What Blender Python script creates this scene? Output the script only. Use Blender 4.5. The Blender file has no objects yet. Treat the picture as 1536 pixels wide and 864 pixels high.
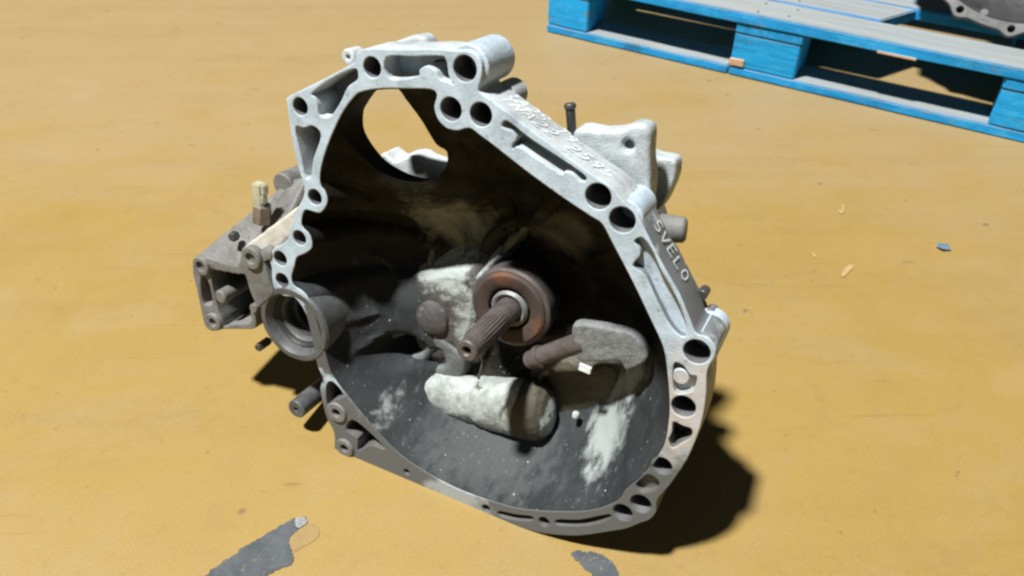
import bpy, bmesh, math, random
from mathutils import Vector, Matrix, noise
random.seed(7)
sc = bpy.context.scene
col = sc.collection

# ------------------------------------------------------------------ camera, light, exposure
cam_d = bpy.data.cameras.new('camera'); cam = bpy.data.objects.new('camera', cam_d); col.objects.link(cam)
cam.location = (0, 0, 0.80); cam.rotation_euler = (math.radians(50), 0, 0)
cam_d.sensor_width = 36; cam_d.lens = 28.242; cam_d.clip_start = 0.02; cam_d.clip_end = 200
cam_d.dof.use_dof = True; cam_d.dof.focus_distance = 0.93; cam_d.dof.aperture_fstop = 9.0
sc.camera = cam
sc.view_settings.view_transform = 'Standard'; sc.view_settings.look = 'None'
sc.view_settings.exposure = 0.0; sc.view_settings.gamma = 1.0
sc.render.filter_size = 2.4; sc.cycles.filter_width = 2.4
sc.cycles.use_denoising = True; sc.cycles.max_bounces = 6

world = bpy.data.worlds.new('World'); sc.world = world; world.use_nodes = True
bg = world.node_tree.nodes['Background']; bg.inputs[0].default_value = (0.80, 0.90, 1.0, 1); bg.inputs[1].default_value = 0.042

def lamp(name, kind, loc, target, power, color, **kw):
    d = bpy.data.lights.new(name, kind); d.energy = power; d.color = color
    for k, v in kw.items(): setattr(d, k, v)
    o = bpy.data.objects.new(name, d); col.objects.link(o); o.location = loc
    o.rotation_euler = (Vector(target) - Vector(loc)).to_track_quat('-Z', 'Y').to_euler()
    return o
tgt = Vector((0.0, 0.62, 0.2)); ldir = Vector((-0.312, -0.12, 1.0)).normalized()
lamp('hall_lamp', 'SPOT', tgt + ldir * 15.0, tgt, 23300, (1.0, 0.97, 0.92), shadow_soft_size=0.50, spot_size=math.radians(95), spot_blend=0.4)
lamp('front_fill', 'AREA', (-2.2, -2.6, 1.9), (0.2, 0.9, 0.2), 6, (0.80, 0.91, 1.0), shape='RECTANGLE', size=2.6, size_y=2.4)  # added soft cool fill from front left, no such source seen

# ------------------------------------------------------------------ traced shapes (metres, flange frame: u right, v up, w out of the flange)
S = {
    'outer': (0.0000, [(-0.2382, 0.4306), (-0.2371, 0.4357), (-0.2310, 0.4403), (-0.2116, 0.4516), (-0.1801, 0.4709), (-0.1561, 0.4868), (-0.1545, 0.4939), (-0.1485, 0.4993), (-0.1382, 0.5024), (-0.1036, 0.5080), (-0.0738, 0.5140), (-0.0521, 0.5161), (-0.0376, 0.5187), (-0.0295, 0.5173), (-0.0232, 0.5121), (-0.0212, 0.5032), (-0.0225, 0.4947), (-0.0238, 0.4867), (-0.0202, 0.4839), (-0.0147, 0.4820), (0.0073, 0.4727), (0.0333, 0.4609), (0.0482, 0.4545), (0.0905, 0.4363), (0.1109, 0.4285), (0.1227, 0.4197), (0.1357, 0.4119), (0.1433, 0.4032), (0.1511, 0.3933), (0.1696, 0.3694), (0.1885, 0.3472), (0.2035, 0.3240), (0.2105, 0.3137), (0.2204, 0.3130), (0.2297, 0.3065), (0.2313, 0.2963), (0.2286, 0.2859), (0.2284, 0.2754), (0.2320, 0.2558), (0.2342, 0.2335), (0.2340, 0.2096), (0.2300, 0.1747), (0.2204, 0.1381), (0.2118, 0.1132), (0.2134, 0.0974), (0.2087, 0.0838), (0.2002, 0.0746), (0.1879, 0.0604), (0.1692, 0.0456), (0.1370, 0.0223), (0.1019, 0.0067), (0.0760, 0.0002), (0.0476, -0.0042), (0.0058, -0.0066), (-0.0383, -0.0085), (-0.0840, -0.0063), (-0.1301, -0.0078), (-0.1597, -0.0086), (-0.1777, -0.0093), (-0.1877, -0.0020), (-0.1882, 0.0245), (-0.1987, 0.0440), (-0.2041, 0.0643), (-0.2075, 0.0861), (-0.2031, 0.1016), (-0.2104, 0.1183), (-0.2153, 0.1430), (-0.2201, 0.1692), (-0.2251, 0.1856), (-0.2322, 0.1957), (-0.2415, 0.2016), (-0.2560, 0.1985), (-0.2682, 0.2035), (-0.2712, 0.2167), (-0.2711, 0.2324), (-0.2741, 0.2435), (-0.2676, 0.2557), (-0.2568, 0.2639), (-0.2450, 0.2757), (-0.2426, 0.2861), (-0.2364, 0.3008), (-0.2303, 0.3151), (-0.2226, 0.3304), (-0.2203, 0.3432), (-0.2271, 0.3647), (-0.2334, 0.3931)]),
    'inner': (0.0000, [(-0.1986, 0.3503), (-0.1989, 0.3657), (-0.1898, 0.3946), (-0.1729, 0.4302), (-0.1570, 0.4528), (-0.1455, 0.4610), (-0.1238, 0.4679), (-0.0961, 0.4734), (-0.0727, 0.4775), (-0.0655, 0.4740), (-0.0677, 0.4624), (-0.0636, 0.4519), (-0.0540, 0.4451), (-0.0420, 0.4452), (-0.0299, 0.4504), (-0.0178, 0.4456), (-0.0079, 0.4415), (0.0289, 0.4242), (0.0650, 0.4089), (0.0963, 0.3973), (0.1084, 0.3928), (0.1203, 0.3778), (0.1453, 0.3455), (0.1691, 0.3120), (0.1849, 0.2886), (0.1935, 0.2634), (0.2009, 0.2354), (0.2046, 0.2130), (0.2058, 0.1822), (0.1984, 0.1557), (0.1910, 0.1346), (0.1780, 0.1102), (0.1716, 0.0913), (0.1449, 0.0644), (0.1047, 0.0428), (0.0648, 0.0266), (0.0399, 0.0222), (0.0178, 0.0194), (-0.0164, 0.0181), (-0.0572, 0.0234), (-0.0936, 0.0345), (-0.1307, 0.0589), (-0.1667, 0.0897), (-0.1874, 0.1097), (-0.1947, 0.1271), (-0.2016, 0.1527), (-0.2084, 0.1778), (-0.2171, 0.1972), (-0.2205, 0.2076), (-0.2295, 0.2143), (-0.2406, 0.2177), (-0.2429, 0.2283), (-0.2384, 0.2425), (-0.2341, 0.2557), (-0.2218, 0.2644), (-0.2124, 0.2754), (-0.2155, 0.2891), (-0.2258, 0.2973), (-0.2215, 0.3159), (-0.2108, 0.3180), (-0.1995, 0.3196), (-0.1905, 0.3343), (-0.1936, 0.3456)]),
    'shell_in': (0.0000, [(-0.2063, 0.3483), (-0.2049, 0.3657), (-0.1948, 0.3934), (-0.1785, 0.4310), (-0.1616, 0.4551), (-0.1455, 0.4661), (-0.1238, 0.4723), (-0.0962, 0.4778), (-0.0694, 0.4825), (-0.0535, 0.4716), (-0.0333, 0.4603), (-0.0140, 0.4490), (-0.0042, 0.4455), (0.0317, 0.4281), (0.0671, 0.4127), (0.0989, 0.4012), (0.1123, 0.3959), (0.1243, 0.3803), (0.1493, 0.3481), (0.1730, 0.3148), (0.1894, 0.2917), (0.1983, 0.2653), (0.2057, 0.2374), (0.2103, 0.2073), (0.2107, 0.1811), (0.2032, 0.1519), (0.1926, 0.1174), (0.1765, 0.0843), (0.1460, 0.0571), (0.1056, 0.0353), (0.0655, 0.0197), (0.0407, 0.0143), (0.0185, 0.0114), (-0.0158, 0.0100), (-0.0586, 0.0134), (-0.0971, 0.0236), (-0.1353, 0.0497), (-0.1716, 0.0817), (-0.1933, 0.1035), (-0.2005, 0.1249), (-0.2074, 0.1506), (-0.2141, 0.1758), (-0.2229, 0.1935), (-0.2412, 0.2070), (-0.2547, 0.2202), (-0.2534, 0.2422), (-0.2377, 0.2761), (-0.2225, 0.3125)]),
    'shell_out': (0.0000, [(-0.2332, 0.4289), (-0.2262, 0.4372), (-0.2093, 0.4481), (-0.1778, 0.4674), (-0.1538, 0.4841), (-0.1456, 0.4956), (-0.1035, 0.5051), (-0.0736, 0.5111), (-0.0439, 0.5141), (-0.0289, 0.5093), (-0.0262, 0.4999), (-0.0270, 0.4843), (-0.0158, 0.4781), (0.0043, 0.4697), (0.0305, 0.4572), (0.0454, 0.4508), (0.0879, 0.4326), (0.1084, 0.4247), (0.1215, 0.4163), (0.1326, 0.4085), (0.1481, 0.3898), (0.1666, 0.3658), (0.1855, 0.3435), (0.2006, 0.3201), (0.2096, 0.3063), (0.2232, 0.3055), (0.2249, 0.2975), (0.2247, 0.2755), (0.2285, 0.2544), (0.2306, 0.2320), (0.2302, 0.2095), (0.2258, 0.1761), (0.2164, 0.1406), (0.2059, 0.1148), (0.2041, 0.0852), (0.1872, 0.0648), (0.1685, 0.0501), (0.1363, 0.0270), (0.1013, 0.0115), (0.0755, 0.0052), (0.0471, 0.0009), (0.0054, -0.0015), (-0.0385, -0.0033), (-0.0842, 0.0022), (-0.1302, 0.0040), (-0.1693, 0.0223), (-0.1883, 0.0658), (-0.1995, 0.0893), (-0.2088, 0.1072), (-0.2176, 0.1327), (-0.2239, 0.1678), (-0.2363, 0.1908), (-0.2558, 0.2022), (-0.2657, 0.2123), (-0.2640, 0.2389), (-0.2521, 0.2653), (-0.2368, 0.2926), (-0.2248, 0.3197), (-0.2150, 0.3445), (-0.2219, 0.3660), (-0.2283, 0.3942)]),
    'p1': (0.0000, [(-0.1206, 0.4977), (-0.0914, 0.5037), (-0.0639, 0.5093), (-0.0576, 0.5063), (-0.0541, 0.4933), (-0.0489, 0.4871), (-0.0572, 0.4879), (-0.0635, 0.4891), (-0.0680, 0.4955), (-0.0772, 0.4979), (-0.0847, 0.4929), (-0.0872, 0.4863), (-0.1173, 0.4792)]),
    'p2': (0.0000, [(-0.2061, 0.4474), (-0.1801, 0.4670), (-0.1561, 0.4805), (-0.1516, 0.4751), (-0.1539, 0.4695), (-0.1639, 0.4611), (-0.1727, 0.4443), (-0.1841, 0.4284), (-0.1923, 0.4253), (-0.1987, 0.4267), (-0.2000, 0.4366), (-0.2031, 0.4427)]),
    'p3': (0.0000, [(-0.2285, 0.4063), (-0.2183, 0.4085), (-0.2065, 0.4132), (-0.1969, 0.4056), (-0.2070, 0.3784), (-0.2111, 0.3583), (-0.2181, 0.3550), (-0.2223, 0.3769)]),
    'p4': (0.0000, [(0.0018, 0.4606), (0.0074, 0.4649), (0.0308, 0.4542), (0.0578, 0.4444), (0.0839, 0.4341), (0.0877, 0.4294), (0.0830, 0.4270), (0.0741, 0.4323), (0.0665, 0.4316), (0.0636, 0.4290), (0.0426, 0.4365), (0.0208, 0.4438), (0.0151, 0.4406), (0.0140, 0.4447), (0.0174, 0.4511), (0.0122, 0.4567), (0.0048, 0.4575)]),
    'p5': (0.0000, [(0.1398, 0.3848), (0.1455, 0.3904), (0.1525, 0.3859), (0.1595, 0.3775), (0.1680, 0.3649), (0.1781, 0.3533), (0.1871, 0.3419), (0.1951, 0.3294), (0.2014, 0.3162), (0.2014, 0.3069), (0.1938, 0.3078), (0.1824, 0.3180), (0.1707, 0.3337), (0.1549, 0.3554), (0.1426, 0.3610), (0.1474, 0.3732), (0.1450, 0.3798)]),
    'p6': (0.0000, [(0.1972, 0.2746), (0.2055, 0.2770), (0.2134, 0.2696), (0.2202, 0.2700), (0.2206, 0.2588), (0.2177, 0.2516), (0.2040, 0.2460)]),
    'p7': (0.0000, [(0.2093, 0.2126), (0.2186, 0.2118), (0.2272, 0.2114), (0.2284, 0.2022), (0.2203, 0.1904), (0.2138, 0.1825), (0.2089, 0.1903), (0.2102, 0.2008)]),
    'p8': (0.0000, [(0.1875, 0.1222), (0.1919, 0.1333), (0.1990, 0.1411), (0.2098, 0.1356), (0.2065, 0.1233), (0.1944, 0.1155)]),
    'p9': (0.0000, [(0.0419, 0.0107), (0.0618, 0.0157), (0.0810, 0.0226), (0.0825, 0.0172), (0.0626, 0.0078), (0.0433, 0.0042)]),
    'p10': (0.0000, [(0.1115, 0.0333), (0.1367, 0.0463), (0.1655, 0.0691), (0.1671, 0.0641), (0.1450, 0.0427), (0.1140, 0.0265)]),
    'p11': (0.0000, [(-0.1985, 0.0927), (-0.1886, 0.1025), (-0.1734, 0.0899), (-0.1803, 0.0812), (-0.1911, 0.0727), (-0.1972, 0.0652)]),
    'p12': (0.0000, [(-0.1701, 0.0387), (-0.1612, 0.0569), (-0.1401, 0.0507), (-0.1133, 0.0328), (-0.1342, 0.0296), (-0.1527, 0.0129), (-0.1536, 0.0314)]),
    'H': (0.0000, [(-0.1359, 0.4856), (-0.0384, 0.5029), (-0.2215, 0.4300), (-0.0502, 0.4636), (-0.0194, 0.4652), (0.1009, 0.4171), (0.1258, 0.4015), (0.2149, 0.2953), (0.2150, 0.2333), (0.2085, 0.1570), (0.1964, 0.1000), (0.1802, 0.0795), (0.0250, 0.0063), (0.0967, 0.0225), (-0.0827, 0.0114), (-0.2068, 0.3353), (-0.2293, 0.2810), (-0.2578, 0.2468), (-0.2567, 0.2187), (-0.1826, 0.0601), (-0.1715, 0.0097)]),
    'starter': (-0.0580, [(-0.1496, 0.4764), (-0.1111, 0.4836), (-0.1091, 0.4574), (-0.0969, 0.4306), (-0.0872, 0.4103), (-0.0760, 0.4044), (-0.0780, 0.3874), (-0.0883, 0.3724), (-0.1055, 0.3613), (-0.1234, 0.3575), (-0.1402, 0.3609), (-0.1573, 0.3719), (-0.1710, 0.3896), (-0.1771, 0.4081), (-0.1764, 0.4263), (-0.1684, 0.4524)]),
    'ledge': (-0.1150, [(-0.2017, 0.3510), (-0.1834, 0.3473), (-0.1701, 0.3553), (-0.1552, 0.3597), (-0.1445, 0.3575), (-0.1323, 0.3565), (-0.1151, 0.3575), (-0.0966, 0.3620), (-0.0940, 0.3226), (-0.2104, 0.2917)]),
    'axis': (-0.0830, [(-0.0058, 0.2257)]),
    'starterc': (-0.0580, [(-0.1303, 0.4148)]),
    'hub': (-0.0960, [(-0.1470, 0.2043), (-0.1418, 0.2161), (-0.1310, 0.2240), (-0.1043, 0.2351), (-0.0697, 0.2477), (-0.0589, 0.2432), (-0.0535, 0.2185), (-0.0545, 0.1863), (-0.0577, 0.1570), (-0.0609, 0.1268), (-0.0823, 0.1107), (-0.1117, 0.1076), (-0.1347, 0.1271), (-0.1457, 0.1643)]),
    'hubdome': (-0.0900, [(-0.1085, 0.1726)]),
    'web': (-0.0820, [(-0.1985, 0.0777), (-0.1905, 0.1115), (-0.1768, 0.1334), (-0.1576, 0.1500), (-0.1340, 0.1602), (-0.1103, 0.1552), (-0.0839, 0.1456), (-0.0627, 0.1294), (-0.0658, 0.0934), (-0.0765, 0.0841), (-0.0845, 0.0911), (-0.1066, 0.0731), (-0.1256, 0.0592), (-0.1360, 0.0738), (-0.1560, 0.0785)]),
    'webh1': (-0.0820, [(-0.1785, 0.1068), (-0.1619, 0.1230), (-0.1428, 0.1358), (-0.1287, 0.1438), (-0.1180, 0.1380), (-0.1183, 0.1212), (-0.1370, 0.1071), (-0.1614, 0.1010)]),
    'webh2': (-0.0820, [(-0.1154, 0.0982), (-0.1087, 0.1188), (-0.0988, 0.1304), (-0.0920, 0.1251), (-0.0912, 0.1096)]),
    'shelf': (-0.1100, [(0.0202, 0.1445), (0.0519, 0.1650), (0.0847, 0.1690), (0.1190, 0.1821), (0.1271, 0.1669), (0.1276, 0.1343), (0.1107, 0.1059), (0.0801, 0.0829), (0.0605, 0.0662), (0.0261, 0.0926)]),
    'fork': (-0.0640, [(0.0741, 0.2358), (0.0806, 0.2439), (0.0980, 0.2484), (0.1176, 0.2512), (0.1376, 0.2534), (0.1507, 0.2484), (0.1599, 0.2370), (0.1580, 0.2238), (0.1417, 0.2082), (0.1315, 0.2154), (0.1117, 0.2079), (0.0901, 0.1988), (0.0820, 0.2123)]),
    'bulge_a': (-0.0920, [(-0.1160, 0.0620)]),
    'bulge_m': (-0.0920, [(-0.0273, 0.0783)]),
    'bulge_b': (-0.0880, [(0.0625, 0.1023)]),
    'rod_a': (-0.0780, [(0.0251, 0.1688)]),
    'rod_b': (-0.0720, [(0.0876, 0.2211)]),
    'bracketF': (0.0020, [(-0.3896, 0.2040), (-0.3778, 0.2139), (-0.3653, 0.2150), (-0.3467, 0.2162), (-0.3213, 0.2187), (-0.3126, 0.2371), (-0.2992, 0.2454), (-0.2868, 0.2440), (-0.2798, 0.2340), (-0.2735, 0.2151), (-0.2688, 0.1989), (-0.2848, 0.1800), (-0.2982, 0.1616), (-0.3000, 0.1402), (-0.3246, 0.1295), (-0.3520, 0.1198), (-0.3713, 0.1100), (-0.3818, 0.1132), (-0.3849, 0.1241), (-0.3890, 0.1594), (-0.3930, 0.1864)]),
    'bw1': (0.0020, [(-0.3654, 0.2050), (-0.3427, 0.2067), (-0.3172, 0.2093), (-0.3092, 0.2091), (-0.3040, 0.1891), (-0.2973, 0.1730), (-0.3064, 0.1606), (-0.3067, 0.1454), (-0.3402, 0.1308), (-0.3504, 0.1243), (-0.3524, 0.1353), (-0.3573, 0.1490), (-0.3619, 0.1730), (-0.3640, 0.1909)]),
    'bw2': (0.0020, [(-0.3806, 0.1838), (-0.3728, 0.1872), (-0.3670, 0.1742), (-0.3665, 0.1517), (-0.3798, 0.1472), (-0.3823, 0.1616)]),
    'bossA': (0.0060, [(-0.3754, 0.2028)]),
    'bossB': (0.0060, [(-0.2963, 0.2376)]),
    'bossC': (0.0060, [(-0.3645, 0.1273)]),
    'bossD': (0.0060, [(-0.3482, 0.1692)]),
    'bossE': (0.0040, [(-0.2978, 0.1701)]),
    'topf': (0.0020, [(-0.3913, 0.2071), (-0.3203, 0.2181), (-0.3125, 0.2380), (-0.2707, 0.2547)]),
    'topb': (-0.0700, [(-0.3661, 0.2387), (-0.3349, 0.2635), (-0.2960, 0.3117), (-0.2704, 0.3231)]),
    'pale': (-0.0040, [(-0.3220, 0.2361), (-0.2724, 0.2484), (-0.2406, 0.2819), (-0.2325, 0.3178)]),
    'tube': (0.0120, [(-0.2434, 0.1636)]),
    'stub1': (0.0000, [(-0.2424, 0.0413)]),
    'tabA': (-0.0300, [(-0.2824, 0.0762), (-0.2733, 0.0484), (-0.3109, 0.0496)]),
    'mount1': (-0.0520, [(0.0876, 0.4142), (0.0566, 0.4285), (0.0513, 0.4469), (0.0567, 0.4559), (0.0775, 0.4580), (0.0960, 0.4634), (0.1062, 0.4706), (0.1171, 0.4724), (0.1238, 0.4665), (0.1265, 0.4484), (0.1339, 0.4115), (0.1292, 0.3832)]),
    'mount2': (-0.1000, [(0.1093, 0.4293), (0.1227, 0.4298), (0.1377, 0.4307), (0.1425, 0.4265), (0.1444, 0.4134), (0.1415, 0.3974), (0.1356, 0.3788), (0.1232, 0.3711), (0.1084, 0.3958)]),
    'mhole': (-0.0500, [(0.1059, 0.4504)]),
    'pin_t': (-0.0600, [(0.0425, 0.4731)]),
    'pin_b': (-0.0600, [(0.0536, 0.4222)]),
    'earb': (-0.0550, [(-0.1835, 0.4793), (-0.1637, 0.4909), (-0.1405, 0.5015), (-0.1218, 0.5104), (-0.1106, 0.5117), (-0.1044, 0.5065), (-0.1008, 0.4957), (-0.1002, 0.4829), (-0.1835, 0.4672)]),
    'lump1': (-0.0200, [(-0.1733, 0.4859)]),
    'dome2': (-0.0500, [(-0.0202, 0.4706)]),
    'earl': (-0.0700, [(-0.3022, 0.3042)]),
    'stubR': (-0.0750, [(0.1558, 0.3737)]),
    'caseR': (-0.0600, [(0.1567, 0.3636), (0.1650, 0.3611), (0.1894, 0.3307), (0.2015, 0.3163), (0.2118, 0.2988), (0.2134, 0.2788), (0.1876, 0.2734), (0.1517, 0.3370)]),
    'nubR': (-0.0550, [(0.2127, 0.3091)]),
    'nubR2': (-0.0550, [(0.2013, 0.3259)]),
    'bossR': (-0.0000, [(0.2148, 0.2960)]),
    'rib0': (-0.1050, [(-0.0723, 0.2161), (-0.0354, 0.2732)]),
    'rib0b': (-0.1050, [(-0.0354, 0.2732), (0.0010, 0.3318)]),
    'rib1': (-0.1050, [(-0.1223, 0.2191), (-0.1338, 0.2904)]),
    'rib2': (-0.1050, [(-0.1498, 0.2058), (-0.2033, 0.2533)]),
    'rib3': (-0.1050, [(-0.1517, 0.1769), (-0.2432, 0.1565)]),
    'rib4': (-0.1050, [(-0.1508, 0.1482), (-0.2227, 0.1027)]),
    'rib5': (-0.1050, [(-0.0826, 0.2361), (-0.0956, 0.3010)]),
    'rib6': (-0.1050, [(0.0473, 0.2769), (0.0850, 0.3088)]),
    'rib7': (-0.1050, [(0.0032, 0.3126), (0.0433, 0.3625)]),
    'arcc': (-0.1120, [(0.0079, 0.2442)]),
    'plug': (-0.0220, [(-0.2997, 0.2817)]),
    'wire': (-0.0300, [(-0.0121, 0.1940), (-0.0093, 0.1801), (-0.0125, 0.1582)]),
    'bead': (-0.0850, [(0.0883, 0.1074)]),
    'flake': (-0.0660, [(0.0963, 0.1931)]),
    'blob_r': (-0.0750, [(0.0801, 0.0990), (0.0873, 0.1195), (0.1029, 0.1355), (0.1208, 0.1336), (0.1328, 0.1572), (0.1347, 0.1831), (0.1477, 0.1865), (0.1498, 0.1660), (0.1472, 0.1448), (0.1403, 0.1108), (0.1317, 0.0943), (0.1257, 0.0698), (0.1164, 0.0430), (0.1022, 0.0363), (0.1039, 0.0597), (0.0916, 0.0763), (0.0764, 0.0756)]),
    'dust': (-0.1300, [(-0.1003, 0.2947)]),
    'dust2': (-0.1300, [(0.0320, 0.3152)]),
    'blackbolt': (-0.0100, [(-0.3082, 0.1024)]),
    'smear': (0.0000, [(-0.0138, 0.0068)]),
    'rimdark': (0.0000, [(-0.2072, 0.1572)]),
    'boss6': (0.0000, [(0.2058, 0.2629)]),
}
G = {
    'chip1': [(-0.3350, 0.4546), (-0.3210, 0.4814), (-0.3077, 0.4920), (-0.3004, 0.5012), (-0.2861, 0.5130), (-0.2721, 0.5242), (-0.2590, 0.5339), (-0.2495, 0.5401), (-0.2412, 0.5410), (-0.2352, 0.5339), (-0.2422, 0.5268), (-0.2469, 0.5199), (-0.2519, 0.5113), (-0.2475, 0.5012), (-0.2417, 0.4879), (-0.2422, 0.4798), (-0.2550, 0.4750), (-0.2638, 0.4686), (-0.2691, 0.4546)],
    'chipl': [(-0.2465, 0.5216), (-0.2382, 0.5260), (-0.2280, 0.5321), (-0.2181, 0.5199), (-0.2237, 0.5096), (-0.2355, 0.5012), (-0.2434, 0.4962), (-0.2515, 0.5096)],
    'chipw': [(-0.2491, 0.5383), (-0.2410, 0.5401), (-0.2352, 0.5339), (-0.2407, 0.5268), (-0.2471, 0.5286)],
    'chip2': [(0.0666, 0.4929), (0.0728, 0.4970), (0.0801, 0.4953), (0.0934, 0.4945), (0.1046, 0.4879), (0.1125, 0.4782), (0.1156, 0.4655), (0.1088, 0.4546), (0.0945, 0.4546), (0.0856, 0.4702), (0.0733, 0.4822)],
    'scrap': [(0.7039, 1.0669), (0.7174, 1.0595), (0.7198, 1.0469), (0.7027, 1.0451), (0.6983, 1.0559)],
    'shav1': [(0.5205, 0.9862), (0.5322, 1.0031), (0.5429, 1.0099), (0.5434, 1.0014), (0.5290, 0.9862), (0.5200, 0.9779)],
    'shav2': [(0.5682, 1.1639), (0.5737, 1.1517), (0.5836, 1.1722), (0.5829, 1.1847), (0.5763, 1.1639)],
    'shav3': [(0.4867, 1.0415), (0.4924, 1.0273), (0.4928, 1.0361)],
    'stick': [(0.7260, 1.7584), (0.7401, 1.7692), (0.7992, 1.7370), (0.8744, 1.6920), (0.9059, 1.6421), (0.8371, 1.6718), (0.7268, 1.7406)],
}
ORG, AU, AV, AN = Vector([-0.05315, 0.55821, -0.0]), Vector([0.898794, -0.438371, 0.0]), Vector([0.091142, 0.18687, 0.978148]), Vector([-0.428792, -0.879153, 0.207912])

def smooth(p, n=4):
    r = []; m = len(p)
    for i in range(m):
        a, b, c, d = (Vector(p[(i+k) % m]) for k in (-1, 0, 1, 2))
        for j in range(n):
            t = j / n
            r.append(0.5*((2*b) + (c-a)*t + (2*a-5*b+4*c-d)*t*t + (3*b-a-3*c+d)*t**3))
    return [(v[0], v[1]) for v in r]
def sh(name, n=4): return smooth(S[name][1], n) if n > 1 else list(S[name][1])
def pt(name, w=None, i=0):
    return Vector((*S[name][1][i], S[name][0] if w is None else w))
def circ(c, r, n=28): return [(c[0]+r*math.cos(2*math.pi*k/n), c[1]+r*math.sin(2*math.pi*k/n)) for k in range(n)]

# ------------------------------------------------------------------ node helpers
class NT:
    def __init__(s, name):
        s.m = bpy.data.materials.new(name); s.m.use_nodes = True; s.t = s.m.node_tree
        s.b = s.t.nodes['Principled BSDF']; s.tc = s.t.nodes.new('ShaderNodeTexCoord'); s.co = s.tc.outputs['Object']
    def n(s, t, **kw):
        x = s.t.nodes.new(t)
        for k, v in kw.items(): setattr(x, k, v)
        return x
    def link(s, a, b): s.t.links.new(a, b)
    def put(s, sock, v):
        if isinstance(v, bpy.types.NodeSocket): s.link(v, sock)
        elif isinstance(v, (tuple, list)) and len(v) == 3 and sock.type == 'RGBA': sock.default_value = (*v, 1)
        else: sock.default_value = v
    def noise(s, scale, detail=4, rough=.6, vec=None, dist=0.0):
        x = s.n('ShaderNodeTexNoise'); x.inputs['Scale'].default_value = scale; x.inputs['Detail'].default_value = detail
        x.inputs['Roughness'].default_value = rough; x.inputs['Distortion'].default_value = dist; s.put(x.inputs['Vector'], vec or s.co); return x.outputs['Fac']
    def ramp(s, v, a, b):
        x = s.n('ShaderNodeMapRange'); x.interpolation_type = 'SMOOTHSTEP'; x.clamp = True
        s.put(x.inputs[0], v); x.inputs[1].default_value = a; x.inputs[2].default_value = b; return x.outputs[0]
    def math(s, op, a, b=0.0):
        x = s.n('ShaderNodeMath', operation=op); s.put(x.inputs[0], a); s.put(x.inputs[1], b); return x.outputs[0]
    def mix(s, f, a, b, mode='MIX'):
        x = s.n('ShaderNodeMix', data_type='RGBA', blend_type=mode); s.put(x.inputs[0], f); s.put(x.inputs[6], a); s.put(x.inputs[7], b); return x.outputs[2]
    def mapped(s, sc_, rot=(0, 0, 0), loc=(0, 0, 0)):
        x = s.n('ShaderNodeMapping'); s.link(s.co, x.inputs[0]); x.inputs['Scale'].default_value = sc_; x.inputs['Rotation'].default_value = rot; x.inputs['Location'].default_value = loc; return x.outputs[0]
    def dist(s, c, scale=(1, 1, 1)):
        a = s.n('ShaderNodeVectorMath', operation='SUBTRACT'); s.link(s.co, a.inputs[0]); a.inputs[1].default_value = c
        m = s.n('ShaderNodeVectorMath', operation='MULTIPLY'); s.link(a.outputs[0], m.inputs[0]); m.inputs[1].default_value = scale
        l = s.n('ShaderNodeVectorMath', operation='LENGTH'); s.link(m.outputs[0], l.inputs[0]); return l.outputs['Value']
    def stain(s, base, color, c, r, nscale=60, soft=.35, scale=(1, 1, 1), amount=1.0, vec=None):
        d = s.dist(c, scale); k = s.math('SUBTRACT', 1.0, s.math('DIVIDE', d, r))
        k = s.math('ADD', k, s.math('MULTIPLY', s.math('SUBTRACT', s.noise(nscale, 5, .65, vec), .5), 1.6))
        return s.mix(s.math('MULTIPLY', s.ramp(k, .25-soft/2+.1, .25+soft/2+.1), amount), base, color)
    def done(s, color, rough=.6, metallic=0.0, bump=None, strength=.3, distance=.001, spec=.5):
        s.put(s.b.inputs['Base Color'], color); s.put(s.b.inputs['Roughness'], rough); s.b.inputs['Metallic'].default_value = metallic
        s.b.inputs['Specular IOR Level'].default_value = spec
        if bump is not None:
            x = s.n('ShaderNodeBump'); x.inputs['Strength'].default_value = strength; x.inputs['Distance'].default_value = distance
            s.link(bump, x.inputs['Height']); s.link(x.outputs[0], s.b.inputs['Normal'])
        return s.m

def cast(name, c1, c2, c3=None, sc1=45, rough=.6, metallic=.0, bump=.35, dirt=None, stains=(), bscale=500):
    t = NT(name)
    c = t.mix(t.ramp(t.noise(sc1, 6, .65), .35, .68), c1, c2)
    if c3: c = t.mix(t.ramp(t.noise(sc1*3.1, 4, .7), .58, .72), c, c3)
    # grimy blotches and small pits of the cast skin
    c = t.mix(t.math('MULTIPLY', t.ramp(t.noise(17, 6, .72, None, .4), .50, .72), .6), c, tuple(v*.42 for v in c2))
    c = t.mix(t.math('MULTIPLY', t.ramp(t.noise(330, 3, .6), .60, .70), .45), c, tuple(v*.55 for v in c2))
    if dirt:   # darker grime low on the casting
        colr, lo, hi = dirt
        sep = t.n('ShaderNodeSeparateXYZ'); t.link(t.co, sep.inputs[0])
        k = t.math('ADD', sep.outputs[1], t.math('MULTIPLY', t.math('SUBTRACT', t.noise(22, 5, .7), .5), .13))
        k = t.math('ADD', k, t.math('MULTIPLY', sep.outputs[0], -.22))
        c = t.mix(t.ramp(k, hi, lo), c, colr)
    for st in stains: c = t.stain(c, *st)
    b = t.math('ADD', t.noise(bscale, 3, .6), t.math('MULTIPLY', t.noise(90, 4, .6), .9))
    return t.done(c, rough, metallic, b, bump, .0012)

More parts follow.
